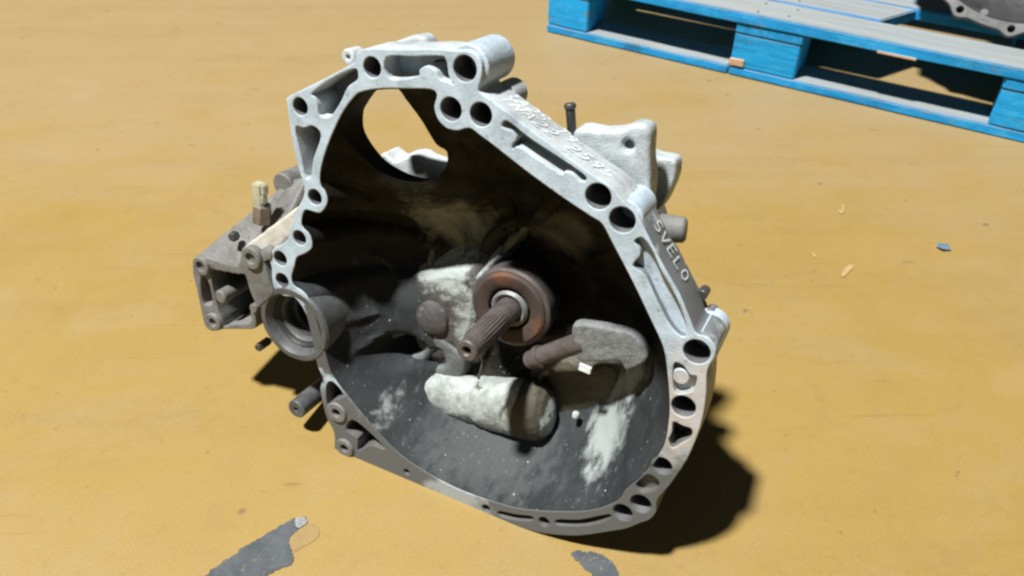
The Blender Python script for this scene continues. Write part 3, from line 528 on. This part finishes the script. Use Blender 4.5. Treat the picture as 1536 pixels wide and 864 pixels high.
plate('web', sh('web', 4), [sh('webh1', 4), sh('webh2', 4)], -.090, -.130, M['web'], gb, .006)
t = NT('shelf casting'); shm = cast('oily shelf casting', (.070, .065, .042), (.045, .041, .026), (.095, .09, .065), 60, .55, 0, .7)
mound('shelf', sh('shelf', 4), -.110, -.135, 1.12, shm)

def capsule(name, p, radii, mat, amp, seed, n=36):
    """lumpy tapered bulge through the points p"""
    bm = bmesh.new(); rings = []; m = 26; P = [Vector(q) for q in p]
    L = [(P[1]-P[0]).length, (P[2]-P[1]).length]; T = sum(L)
    def at(s):
        x = s*T
        return P[0].lerp(P[1], x/L[0]) if x <= L[0] else P[1].lerp(P[2], (x-L[0])/L[1])
    d = (P[2]-P[0]).normalized(); e = d.cross(Vector((0, 0, 1))).normalized(); f = Vector((0, 0, 1))
    for i in range(m+1):
        s = i/m; r = radii[0]*(1-s)*(1-s) + 2*radii[1]*s*(1-s) + radii[2]*s*s
        endl, endr = min(1, s/.12), min(1, (1-s)/.13)
        r *= math.sqrt(max(.02, 1-(1-endl)**2))*math.sqrt(max(.02, 1-(1-endr)**2))
        step = -.0022 if s > .42 and s < .45 else (.0012 if s >= .45 else 0)
        ring = []
        for k in range(n):
            a = 2*math.pi*k/n; v = at(s) + e*math.cos(a)*(r+step) + f*math.sin(a)*(r+step)*.78
            v += (v-at(s)).normalized()*noise.noise(v*55+Vector((seed, 0, 0)))*amp + (v-at(s)).normalized()*noise.noise(v*160)*amp*.35
            ring.append(bm.verts.new(v))
        rings.append(ring)
    for a_, b_ in zip(rings, rings[1:]):
        for k in range(n): bm.faces.new((a_[k], b_[k], b_[(k+1) % n], a_[(k+1) % n]))
    bm.faces.new(rings[0]); bm.faces.new(rings[-1][::-1]); bmesh.ops.recalc_face_normals(bm, faces=bm.faces)
    me = bpy.data.meshes.new(name); bm.to_mesh(me); bm.free(); return link(name, me, mat, gb, True, 60)
ba, bmid, bb = pt('bulge_a'), pt('bulge_m'), pt('bulge_b')
t = NT('bulge casting half buried in grit')
cb = t.mix(t.ramp(t.noise(40, 5, .65), .35, .65), (.036, .034, .023), (.065, .06, .042))
sep = t.n('ShaderNodeSeparateXYZ'); t.link(t.co, sep.inputs[0])
xx = t.math('ADD', sep.outputs[0], t.math('MULTIPLY', t.math('SUBTRACT', t.noise(40, 4, .6), .5), .012))
gr = t.mix(t.ramp(t.noise(55, 6, .72), .36, .66), (.38, .425, .42), (.215, .24, .232)); gr = t.mix(t.ramp(t.noise(30, 5, .7), .58, .66), gr, (.085, .083, .062))
uL = bmid.x*.35 + bb.x*.65
cb = t.mix(t.ramp(xx, uL-.012, uL-.016), cb, gr)  # olive casting at right; its dark gap paints in the shaft's shadow
band = t.math('MULTIPLY', t.ramp(xx, bb.x-.008, bb.x-.006), t.ramp(xx, bb.x+.006, bb.x+.003))
cb = t.mix(t.math('MULTIPLY', band, t.ramp(sep.outputs[1], bb.y-.03, bb.y-.02)), cb, gr)
bulm = t.done(cb, .7, 0, t.math('ADD', t.noise(300, 4, .7), t.noise(70, 4)), .4, .0012)
capsule('casting_bulge', (ba, bmid, bb), (.028, .033, .039), bulm, .0014, 3)

def crusty(o, voxel, amp, scale, seed, fine=.35):
    md = o.modifiers.new('r', 'REMESH'); md.mode = 'VOXEL'; md.voxel_size = voxel
    dg = bpy.context.evaluated_depsgraph_get(); me = bpy.data.meshes.new_from_object(o.evaluated_get(dg)); o.modifiers.clear()
    co = [v.co + v.normal*(noise.fractal(v.co*scale + Vector((seed, 0, 0)), .9, 2, 4)*amp + max(0, noise.noise(v.co*scale*4))*amp*fine) for v in me.vertices]
    for v, q in zip(me.vertices, co): v.co = q
    me.polygons.foreach_set('use_smooth', [True]*len(me.polygons))
    old = o.data; me.materials.clear(); me.materials.append(old.materials[0]); o.data = me; bpy.data.meshes.remove(old)
for o in list(gb.children):
    if o.name.split('.')[0] in ('hub_block', 'shelf', 'web'): crusty(o, .0016, .0010 if o.name.startswith('web') else .0014, 60, 5)
    if o.name.startswith('casting_bulge'): crusty(o, .0014, .0006, 80, 2, .5)

# release bearing, sleeve and input shaft
ac = (ax.x, ax.y, 0)
lathe('bearing_seat', (pt('arcc').x, pt('arcc').y, 0), [(.082, -0.1460), (.082, -0.1280), (.077, -0.1220), (.068, -0.1210), (.062, -0.1260), (.058, -0.1460)], M['nearblack'], gb, 56)
lathe('release_bearing', ac, [(.036, -0.0820), (.0455, -0.0820), (.0485, -0.0845), (.049, -0.0980), (.047, -0.1110), (.040, -0.1170), (.040, -0.1430), (0, -0.1430)], M['steel'], gb, 56)
rb = lathe('bearing_ring', ac, [(.0255, -0.0890), (.0262, -0.0805), (.029, -0.0785), (.041, -0.0780), (.0438, -0.0800), (.0445, -0.0835), (.036, -0.0930)], M['rust'], gb, 56)
lathe('guide_sleeve', ac, [(.0165, -0.1330), (.0165, -0.0790), (.0195, -0.0775), (.0222, -0.0810), (.0225, -0.0910), (.0255, -0.0950)], M['sleeve'], gb, 48)
# splined shaft
bm = bmesh.new(); n = 96; rings = []
prof = [(.0, 0.0050), (.0045, 0.0050), (.0045, 0.0185), (.0062, 0.0205), (.0105, 0.0205), (.0122, 0.0188), (.0124, 0.0070)]
for w in (-.001, -.023, -.047): prof.append((.0138, w))
prof += [(.0146, -.051), (.0146, -.14)]
for r, w in prof:
    rr = []
    for k in range(n):
        a = 2*math.pi*k/n; q = r
        if r == .0138: q = r + (.0005 if (k//2) % 2 else -.0003)
        rr.append(bm.verts.new((ax.x+q*math.cos(a), ax.y+q*math.sin(a), w)))
    rings.append(rr)
for a_, b_ in zip(rings, rings[1:]):
    for k in range(n): bm.faces.new((a_[k], b_[k], b_[(k+1) % n], a_[(k+1) % n]))
bmesh.ops.remove_doubles(bm, verts=bm.verts, dist=1e-6); bmesh.ops.recalc_face_normals(bm, faces=bm.faces)
me = bpy.data.meshes.new('input_shaft'); bm.to_mesh(me); bm.free(); link('input_shaft', me, M['steel'], gb)

# release fork, its pivot rod, flake of old sealant, bead, bent wire
forkm = cast('grey fork with grit', (.19, .205, .21), (.115, .125, .13), (.31, .34, .345), 110, .75, 0, .8)
o = plate('release_fork', sh('fork', 4), [], -.064, -.080, forkm, gb, .003)
crusty(o, .0013, .0007, 90, 8, .6)
rod('fork_pivot', pt('rod_a'), pt('rod_b'), .0105, .0115, M['steel'], gb)
lathe('pivot_collar', pt('rod_a').lerp(pt('rod_b'), .22), [(0, -.003), (.0128, -.003), (.0132, 0), (.0128, .003), (0, .003)], M['steel'], gb, 24, pt('rod_b')-pt('rod_a'))
f = pt('flake'); prism('sealant_flake', [f+Vector(v) for v in ((-.007, -.004, 0), (.007, -.005, 0), (.0075, .004, 0), (-.0065, .005, 0))], [f+Vector(v) for v in ((-.007, -.004, .0025), (.007, -.005, .0025), (.0075, .004, .003), (-.0065, .005, .002))], M['chalk'], gb, .0005)
me = bpy.data.meshes.new('bead'); bm = bmesh.new(); bmesh.ops.create_icosphere(bm, subdivisions=3, radius=.0048, matrix=Matrix.Translation(pt('bead')+Vector((0, .002, -.004)))); bm.to_mesh(me); bm.free(); rough_up(me, .003, 110)
link('grit_lump', me, M['grit'], gb)
bm = bmesh.new(); ws = [Vector((*p, S['wire'][0])) for p in S['wire'][1]]
def wire(name, pts, r, mat):
    bm = bmesh.new(); prev = None
    for i, p in enumerate(pts):
        d = (pts[min(i+1, len(pts)-1)]-pts[max(0, i-1)]).normalized(); q = d.to_track_quat('Z', 'Y')
        rg = [bm.verts.new(p + q @ Vector((r*math.cos(k*math.pi/4), r*math.sin(k*math.pi/4), 0))) for k in range(8)]
        if prev:
            for k in range(8): bm.faces.new((prev[k], rg[k], rg[(k+1) % 8], prev[(k+1) % 8]))
        prev = rg
    bmesh.ops.recalc_face_normals(bm, faces=bm.faces); me = bpy.data.meshes.new(name); bm.to_mesh(me); bm.free(); return link(name, me, mat, gb)
wire('bent_clip', [ws[0]+Vector((0, .004, 0)), ws[0], ws[1], ws[2]], .0016, M['steel'])

# blast grit lying in the bowl: a crust and loose grains (nobody could count them)
from mathutils.bvhtree import BVHTree
shell_o = [o for o in gb.children if o.name.startswith('bell_housing')][0]
bvh = BVHTree.FromPolygons([v.co[:] for v in shell_o.data.vertices], [p.vertices[:] for p in shell_o.data.polygons])
def drop(u, v):
    h = bvh.ray_cast(Vector((u, v, .02)), Vector((0, 0, -1)))
    return (h[0], h[1] if h[1].z > 0 else -h[1]) if h[0] and h[0].z > -.15 else (None, None)
def inside(p, poly):
    c_ = False
    for i in range(len(poly)):
        (x1, y1), (x2, y2) = poly[i-1], poly[i]
        if (y1 > p[1]) != (y2 > p[1]) and p[0] < (x2-x1)*(p[1]-y1)/(y2-y1)+x1: c_ = not c_
    return c_
bm = bmesh.new(); rg = random.Random(4); placed = 0; cen = pt('bulge_m')
while placed < 300:
    u, v = cen.x + rg.gauss(.02, .085), cen.y + rg.gauss(-.02, .05)
    if noise.noise(Vector((u*28, v*28, 2))) < -.12 + rg.random()*.25: continue
    p, n_ = drop(u, v)
    if p is None or not inside((u, v), si) or v > .17: continue
    placed += 1; r_ = .0003 + .0010*rg.random()**6
    m_ = Matrix.Translation(p + n_*r_*.5) @ Matrix.Rotation(rg.random()*6, 4, Vector((rg.random(), rg.random(), 1))) @ Matrix.Diagonal((r_*(.8+rg.random()), r_, r_*(.6+.5*rg.random()), 1))
    bmesh.ops.create_icosphere(bm, subdivisions=1, radius=1, matrix=m_)
me = bpy.data.meshes.new('grit_grains'); bm.to_mesh(me); bm.free(); o = link('grit_grains', me, M['grit'], gb, False); o['kind'] = 'stuff'

# ribs cast on the back wall
def rib(a, b, h0, h1, th, mat, base=-.145):
    a, b = Vector(a), Vector(b); d = (b-a); s = Vector((-d.y, d.x, 0)).normalized()*th/2
    bot = [Vector((a.x, a.y, base))-s*3, Vector((b.x, b.y, base))-s*3, Vector((b.x, b.y, base))+s*3, Vector((a.x, a.y, base))+s*3]
    top = [Vector((a.x, a.y, h0))-s*.7, Vector((b.x, b.y, h1))-s*.7, Vector((b.x, b.y, h1))+s*.7, Vector((a.x, a.y, h0))+s*.7]
    o = prism('rib', bot, top, mat, gb, .0012); crusty(o, .0018, .0018, 60, a.x*50); return o
ribw = cast('rib with grit', WHITE, (.27, .29, .285), (.16, .16, .15), 80, .75, 0, .6)
for k, m_, h in (('rib0', ribw, -.094), ('rib0b', M['dusty'], -.112), ('rib1', M['dusty'], -.104), ('rib2', M['dusty'], -.108), ('rib3', M['dusty'], -.106), ('rib5', M['dusty'], -.112)):
    rib((*S[k][1][0], 0), (*S[k][1][1], 0), h, h-.012, .0075, m_)

# ledge outside the starter opening
plate('starter_ledge', sh('ledge', 3), [], -.115, -.15, M['white_cast'], gb, .003)

# output seal bore on the left
tc = C2('tube')
lathe('seal_bore', tc, [(.0355, -.1), (.0365, -.007), (.041, .001), (.047, .001), (.0495, -.002), (.0495, -.03), (.053, -.055), (.055, -.11), (.03, -.12)], M['seal'], gb, 56)
lathe('oil_seal', tc, [(.0358, -.011), (.034, -.0105), (.032, -.014), (.0315, -.022), (.0285, -.023), (.0265, -.032), (.024, -.036), (.024, -.065), (0, -.066)], M['rubber'], gb, 48)
lathe('seal_ring', tc, [(.0330, -.019), (.0326, -.0165), (.0300, -.0155), (.0282, -.018), (.028, -.024)], M['seal'], gb, 48)
lathe('seal_ring', tc, [(.0265, -.036), (.0262, -.0325), (.0235, -.0315), (.0220, -.035)], M['seal'], gb, 48)
boss('bolt_head', C2('blackbolt'), .0055, -.008, -.03, 0, M['black'], gb, n=6)

# side bracket on the left with its eyes
plate('side_bracket', sh('bracketF', 3), [sh('bw1', 3), sh('bw2', 3)], .002, -.066, M['case'], gb, .0015)
plate('bracket_web', [((x-S['bossD'][1][0][0])*.95+S['bossD'][1][0][0], (y-S['bossD'][1][0][1])*.95+S['bossD'][1][0][1]) for x, y in sh('bracketF', 3)], [], -.062, -.07, M['oily'], gb)  # added dark sheet, its colour gives the windows their depth shade
for nm, r, hole in (('bossA', .0125, .0062), ('bossB', .0142, .0068), ('bossC', .0120, .0055)):
    boss('bracket_eye', C2(nm), r, .006, -.045, hole, M['case'], gb, .02)
boss('bracket_pin', C2('bossD'), .0085, .006, -.05, 0, M['case'], gb)
boss('bracket_pin', C2('bossE'), .0055, .006, -.04, 0, M['case'], gb)
A, B = S['topf'], S['topb']
f4 = [Vector((*p, A[0])) for p in A[1]]; b4 = [Vector((*p, B[0])) for p in B[1]]
dv = Vector((.004, -.011, 0))
prism('bracket_roof', [f4[0], f4[1], f4[1]+dv, f4[0]+dv], [b4[0], b4[2], b4[2]+dv, b4[0]+dv], M['case'], gb, .0015)
prism('bracket_roof', [f4[1], f4[3], f4[3]+dv, f4[1]+dv], [b4[2], b4[3], b4[3]+dv, b4[2]+dv], M['case'], gb, .0015)
pa = [Vector((*p, S['pale'][0])) for p in S['pale'][1]]
prism('flange_gusset', [pa[0], pa[1], pa[2], pa[3]], [p+Vector((.004, -.004, -.05)) for p in pa], M['pale'], gb, .0015)
# reversing switch with its cream plug
pg = pt('plug'); up = Vector((.10, .97, 0)).normalized()
sw = rod('reversing_switch', pg-up*.010, pg+up*.014, .0115, .0105, M['brownplastic'], gb, 6)
bm = bmesh.new(); box_bm(bm, pg+up*.026+Vector((-.004, 0, 0)), (.013, .026, .012)); box_bm(bm, pg+up*.034+Vector((.0045, 0, .002)), (.006, .012, .008)); box_bm(bm, pg+up*.022+Vector((.0042, 0, .0035)), (.005, .010, .006))
bmesh.ops.bevel(bm, geom=bm.edges[:], offset=.0012, segments=2, affect='EDGES')
me = bpy.data.meshes.new('plug'); bm.to_mesh(me); bm.free(); link('plug', me, M['plastic'], sw)
boss('bolt_head', pt('plug')+Vector((-.030, -.030, .02)), .006, 0, -.01, 0, M['black'], gb, n=6)

# lower left lugs, stub and tabs
boss('stub', C2('stub1'), .0125, .004, -.06, .003, M['seal'], gb, .008)
boss('lug', (H[19][0], H[19][1], 0), .0140, .003, -.06, .0058, M['case'], gb)
boss('lug', (H[20][0], H[20][1], 0), .0130, .003, -.05, .0055, M['case'], gb)

# mount bracket, stud and bosses on the far right top
plate('mount_bracket', sh('mount1', 3), [circ(C2('mhole'), .0050)], -.052, -.078, M['mount'], gb, .004)
plate('mount_bracket', sh('mount2', 3), [], -.10, -.125, M['mount'], gb, .003)
boss('mount_bore', C2('mhole'), .0095, -.058, -.074, 0, M['bore'], gb)
pb, ptop = pt('pin_b'), pt('pin_t')
pn = rod('stud', pb, ptop, .0042, .0046, M['black'], gb)
rod('stud_head', ptop-(ptop-pb).normalized()*.003, ptop+(ptop-pb).normalized()*.002, 0.0058, .0056, M['black'], pn, 16)
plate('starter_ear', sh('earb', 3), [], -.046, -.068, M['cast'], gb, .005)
boss('side_boss', C2('lump1'), .0075, -.014, -.034, .0025, M['white_cast'], gb, .006)
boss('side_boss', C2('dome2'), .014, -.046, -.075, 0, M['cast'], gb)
boss('side_boss', C2('earl'), .0145, -.062, -.12, 0, M['case'], gb)
s_ = pt('stubR'); rod('breather_stub', s_+Vector((-.02, -.005, 0)), s_+Vector((.013, .0, -.004)), .0150, .0125, M['case'], gb)
plate('case_flank', sh('caseR', 3), [], -.048, -.07, M['case'], gb, .004)
boss('side_boss', C2('nubR'), .005, -.05, -.065, 0, M['case'], gb); boss('side_boss', C2('nubR2'), .005, -.05, -.065, 0, M['black'], gb)

# gear case behind the bell
lathe('gear_case', (ax.x+.02, ax.y+.02, 0), [(0, -.172), (.085, -.173), (.100, -.178), (.104, -.20), (.100, -.26), (.094, -.30), (.075, -.312), (0, -.315)], M['case'], gb, 56)
lathe('differential_case', (ax.x-.085, ax.y-.052, 0), [(0, -.172), (.07, -.173), (.105, -.178), (.118, -.19), (.116, -.22), (.10, -.26), (.05, -.27), (0, -.272)], M['case'], gb, 56)
lathe('end_cover', (ax.x+.02, ax.y+.02, 0), [(0, -.31), (.088, -.313), (.088, -.335), (.08, -.342), (0, -.344)], M['case'], gb, 48)

for o in list(gb.children):
    if o.name.split('.')[0] in ('mount_bracket', 'starter_ear', 'starter_ledge', 'case_flank', 'bracket_roof', 'flange_gusset'): crusty(o, .0018, .0008, 45, 11, .15)

# paint-marker writing along the top and the right side
GLY = {
 'S': [[(.9, .9), (.5, 1), (.1, .85), (.15, .6), (.8, .45), (.9, .2), (.5, 0), (.05, .1)]], 'V': [[(0, 1), (.45, 0), (.95, 1)]],
 'E': [[(.9, 1), (.1, 1), (.05, 0), (.9, 0)], [(.08, .5), (.75, .52)]], 'L': [[(.1, 1), (.05, 0), (.85, .03)]],
 '0': [[(.5, 1), (.12, .8), (.08, .3), (.45, 0), (.85, .25), (.88, .75), (.5, 1)]],
 'T': [[(0, 1), (1, .95)], [(.5, 1), (.5, 0)]], 'A': [[(0, 0), (.45, 1), (.95, 0)], [(.2, .4), (.75, .4)]], 'N': [[(.05, 0), (.05, 1), (.9, 0), (.92, 1)]],
 '1': [[(.3, .8), (.55, 1), (.5, 0)]], '2': [[(.05, .8), (.45, 1), (.85, .78), (.7, .5), (.05, .02), (.95, 0)]],
 '9': [[(.85, .7), (.5, .5), (.12, .72), (.45, 1), (.85, .8), (.75, .3), (.5, 0)]], '5': [[(.9, 1), (.2, 1), (.15, .6), (.6, .62), (.9, .35), (.6, .02), (.05, .1)]],
}
def write(text, a, b, w_top, w_bot, width, slant=.15, lift=.0006, gap=.25):
    a, b = Vector((*a, 0)), Vector((*b, 0)); e = (b-a); L = e.length; e.normalize(); nrm = Vector((-e.y, e.x, 0))
    adv = L/len(text)
    for i, ch in enumerate(text):
        if ch == ' ': continue
        bm = bmesh.new()
        for st in GLY[ch]:
            P = [Vector((p[0], p[1], 0)) for p in st]; Q = []
            for p, q in zip(P, P[1:]):
                for j in range(5): Q.append(p.lerp(q, j/5))
            Q.append(P[-1])
            pts = [a + e*(adv*(i + .02 + (1-gap)*(q.x + slant*(q.y-.5)))) + Vector((0, 0, w_bot + (w_top-w_bot)*q.y + .0006*math.sin(i*2.3))) + nrm*lift for q in Q]
            ribbon(bm, pts, width, .0001, nrm)
        bmesh.ops.recalc_face_normals(bm, faces=bm.faces)
        me = bpy.data.meshes.new('painted_character'); bm.to_mesh(me); bm.free(); link('painted_character', me, M['chalk'], gb)
Q = [Vector(p) for p in S['outer'][1]]
write('SVEL0', Q[28]-(Q[30]-Q[28])*.06, Q[30]+(Q[30]-Q[28])*.02, -.036, -.019, .0018, .1, .0012)
write('TNA22 2595', Q[19].lerp(Q[20], .3), Q[24]+(Q[23]-Q[24])*.15, -.028, -.013, .0021, .55, .0004)
write('1A25 T9', Q[19].lerp(Q[20], .3), Q[22].lerp(Q[23], .35), -.042, -.028, .0021, .5, .0004, .15)

# ------------------------------------------------------------------ blue pallet
def paint_wood(name, blue, worn, top, grain):
    t = NT(name)
    g = t.mapped((2.2, 40, 40), (0, 0, 0)) if grain == 'x' else t.mapped((40, 2.2, 40), (0, 0, 0))
    n1 = t.noise(2.0, 5, .65, g)
    c = t.mix(t.ramp(n1, .3, .75), blue, tuple(v*.58 for v in blue))
    c = t.mix(t.math('MULTIPLY', t.ramp(t.noise(9, 5, .7), .50, .68), .55), c, (.06, .46, .84))
    c = t.mix(t.math('MULTIPLY', t.ramp(t.noise(30, 4, .7), .66, .74), .6), c, worn)
    c = t.mix(t.math('MULTIPLY', t.ramp(t.noise(22, 6, .75, t.mapped((1, 2.5, 2.5))), .50, .64), .38), c, (.09, .46, .84))
    c = t.mix(t.math('MULTIPLY', t.ramp(t.noise(7, 7, .75, None, .5), .54, .70), .6), c, (.02, .10, .20))
    c = t.mix(t.math('MULTIPLY', t.ramp(t.noise(13, 7, .75, t.mapped((1, 3, 3), (0, 0, 0), (3, 1, 2))), .585, .65), .8), c, worn)
    geo = t.n('ShaderNodeNewGeometry'); sep = t.n('ShaderNodeSeparateXYZ'); t.link(geo.outputs['Normal'], sep.inputs[0])
    k = t.math('MULTIPLY', t.ramp(sep.outputs[2], .5, .9), t.ramp(t.math('ADD', t.noise(5, 5, .7), t.math('MULTIPLY', n1, .4)), .42, .62))
    wood = t.mix(t.ramp(n1, .3, .7), top, tuple(v*.80 for v in top))
    c = t.mix(t.math('MULTIPLY', k, .93), c, wood)
    return t.done(c, .75, 0, t.math('ADD', n1, t.noise(200, 3)), .35, .002, .3)
PX = paint_wood('blue painted board', (.014, .37, .88), (.22, .19, .15), (.285, .295, .275), 'x')
PY = paint_wood('blue painted cross board', (.014, .35, .82), (.22, .19, .15), (.22, .22, .20), 'y')
PB = paint_wood('blue painted block', (.014, .42, .93), (.22, .19, .15), (.2, .2, .18), 'x')
t = NT('split raw wood'); RAW = t.done(t.mix(t.ramp(t.noise(30, 5, .6, t.mapped((1, 6, 6))), .35, .65), (.60, .40, .27), (.48, .31, .19)), .8, 0, t.noise(150), .4, .001)
pal = bpy.data.objects.new('pallet', None); col.objects.link(pal); pal.location = (0.0866, 1.9482, 0); pal.rotation_euler = (0, 0, math.atan2(-.512, .859))
tag(pal, 'worn blue wooden pallet on the floor behind the large gearbox, its deck grey with dust', 'pallet')
def board(name, x0, x1, y0, y1, za, zb, mat, ends=(0, 0), label=None, seed=0):
    """board with slightly uneven edges; ends: skew of the two ends"""
    bm = bmesh.new(); n = max(2, int(max(x1-x0, y1-y0)/.06)); along_x = (x1-x0) >= (y1-y0); secs = []
    for i in range(n+1):
        f = i/n; j = lambda k: noise.noise(Vector((x0*9+f*5, y0*9+k, seed+za*40)))*.0022
        if along_x:
            sk = ends[0]*(1-f)*.0 ; X = x0 + (x1-x0)*f; dx0 = ends[0] if i == 0 else (ends[1] if i == n else 0)
            q = [(X+dx0*0, y0+j(1), za+j(2)*.4), (X+dx0, y1+j(3), za+j(4)*.4), (X+dx0, y1+j(5), zb+j(6)*.5), (X, y0+j(7), zb+j(8)*.5)]
        else:
            Y = y0 + (y1-y0)*f
            q = [(x1+j(1), Y, za), (x0+j(3), Y, za), (x0+j(5), Y, zb+j(6)*.4), (x1+j(7), Y, zb+j(8)*.4)]
        secs.append([bm.verts.new(v) for v in q])
    for a, b in zip(secs, secs[1:]):
        for k in range(4): bm.faces.new((a[k], b[k], b[(k+1) % 4], a[(k+1) % 4]))
    bm.faces.new(secs[0]); bm.faces.new(secs[-1][::-1]); bmesh.ops.recalc_face_normals(bm, faces=bm.faces)
    bmesh.ops.bevel(bm, geom=[e for e in bm.edges if e.calc_face_angle(0) > 1], offset=.0025, segments=2, affect='EDGES')
    me = bpy.data.meshes.new(name); bm.to_mesh(me); bm.free(); o = link(name, me, mat, pal)
    if label: o['label'] = label
    return o
LX = 1.112
XB = [(0, .112), (.468, .614), (1.0, LX)]; YB = [(0, .100), (.34, .44), (.68, .78)]
for yb in YB:      # base boards, blocks
    for (xa, xb) in ((0, .466), (.469, LX)): board('base_board', xa, xb, yb[0]-.001, yb[1]-.006, 0.001, .021, PX)
    for xa, xb in XB:
        o = board('block', xa+.001, xb-.001, yb[0]+.001, yb[1]-.002, .0215, .0975, PB)
for xa, xb in XB: board('cross_board', xa, xb, 0.0005, .78, .098, .1195, PY)
DB = [(0, .096, LX, 0), (.106, .205, .742, .055), (.212, .325, LX, 0), (.345, .44, LX, 0), (.46, .57, LX, 0), (.59, .66, LX, 0), (.685, .78, LX, 0)]
for k, (ya, yb, xe, sk) in enumerate(DB):
    board('deck_board', -.002, xe, ya-.002, yb, .120, .144, PX, (0, sk), 'grey dusty deck board broken off short' if sk else None, k)
    if sk:      # it has twisted on its nails: the gap to the front board widens to the right
        for v in bpy.context.view_layer.objects[-1].data.vertices if False else pal.children[-1].data.vertices: v.co.y += .012*(v.co.x/.742 - .75)
bm = bmesh.new(); box_bm(bm, (.484, -.0012, .033), (.034, .004, .018)); bmesh.ops.bevel(bm, geom=bm.edges[:], offset=.0015, segments=1, affect='EDGES')
for v in bm.verts: v.co.z += .004*noise.noise(v.co*90)
me = bpy.data.meshes.new('split_wood'); bm.to_mesh(me); bm.free(); link('split_wood', me, RAW, pal)
bm = bmesh.new(); box_bm(bm, (.80, -.003, .1205), (.075, .0035, .004)); me = bpy.data.meshes.new('split_wood'); bm.to_mesh(me); bm.free(); link('split_wood', me, RAW, pal)

t = NT('nail head'); NAIL = t.done((.16, .12, .09), .6)
nme = None
for xa, xb in XB:
    for yy in (.022, .072, .128, .176, .245, .29):
        for dx in (.3, .72):
            if .106 < yy < .205 and xa > .7: continue
            if nme is None:
                bm = bmesh.new(); bmesh.ops.create_cone(bm, cap_ends=True, segments=10, radius1=.0028, radius2=.0025, depth=.003); nme = bpy.data.meshes.new('nail'); bm.to_mesh(nme); bm.free(); nme.materials.append(NAIL)
            o = bpy.data.objects.new('nail', nme); col.objects.link(o); o.parent = pal; o.location = (xa+(xb-xa)*dx+random.uniform(-.01, .01), yy+random.uniform(-.006, .006), .1447)

# ------------------------------------------------------------------ second gearbox lying on the pallet, its bell facing up
g2 = bpy.data.objects.new('gearbox', None); col.objects.link(g2)
tag(g2, 'grimy dark gearbox resting on the blue pallet, cut off by the top right corner', 'gearbox')
R2 = .225
N2 = Vector((-.43, -.75, .50)).normalized(); U2 = Vector((0, 0, 1)).cross(N2).normalized(); V2 = N2.cross(U2)
mw = Matrix((U2, V2, N2)).transposed().to_4x4(); mw.translation = Vector((0.9625, 1.5268, 0.1445)) + V2*(R2+.002) + Vector((0, 0, .0195)); g2.matrix_world = mw
dim = cast('dirty grey casting', (.17, .18, .19), (.10, .107, .11), (.045, .045, .045), 26, .55, 0, .7)
dk = cast('black oily bell interior', (.045, .048, .05), (.028, .03, .031), (.018, .018, .018), 30, .5, 0, .6)
NB = 13; outer2 = []
for k in range(260):
    a = 2*math.pi*k/260; q = max(0, math.cos(a*NB + .9))
    outer2.append(((R2 - .010 + .010*q**2)*math.cos(a), (R2 - .010 + .010*q**2)*math.sin(a)))
ba_ = [(2*math.pi*k - .9)/NB for k in range(NB)]
hol2 = [circ(((R2-.0145)*math.cos(a), (R2-.0145)*math.sin(a)), .0068, 18) for a in ba_]
link('mounting_flange', curve_mesh([outer2, circ((0, 0), R2-.026, 120)] + hol2, 0, -.024, .0015), dim, g2)
def lathe2(name, prof, mat, n=72, c=(0, 0, 0)): return lathe(name, c, prof, mat, g2, n)
lathe2('bell_housing', [(R2-.0262, -.002), (R2-.034, -.012), (R2-.048, -.030), (R2-.066, -.048), (R2-.085, -.062), (R2-.11, -.078), (0, -.088), (0, -.096), (R2-.10, -.09), (R2-.06, -.068), (R2-.03, -.042), (R2-.014, -.022), (R2-.02, -.006), (R2-.0262, -.002)], dk)
for a in ba_:
    o = lathe2('bolt_boss', [(.0125, -.02), (.0115, -.042), (0, -.044)], dim, 20, ((R2-.0145)*math.cos(a), (R2-.0145)*math.sin(a), 0))
    o = lathe2('cast_lug', [(0, .004), (.006, .0035), (.0085, .001), (.0095, -.012)], dim, 16, ((R2-.030)*math.cos(a+.2), (R2-.030)*math.sin(a+.2), -.006))
lathe2('input_shaft', [(0, .0), (.012, .0), (.0125, -.09)], M['steel'], 24)
lathe2('release_bearing', [(.02, -.05), (.045, -.05), (.048, -.055), (.048, -.09)], M['dark'], 40)
o = lathe2('gear_case', [(0, -.09), (.075, -.091), (.08, -.11), (.075, -.20), (.05, -.21), (0, -.21)], dim, 40, (.0, .045, 0))
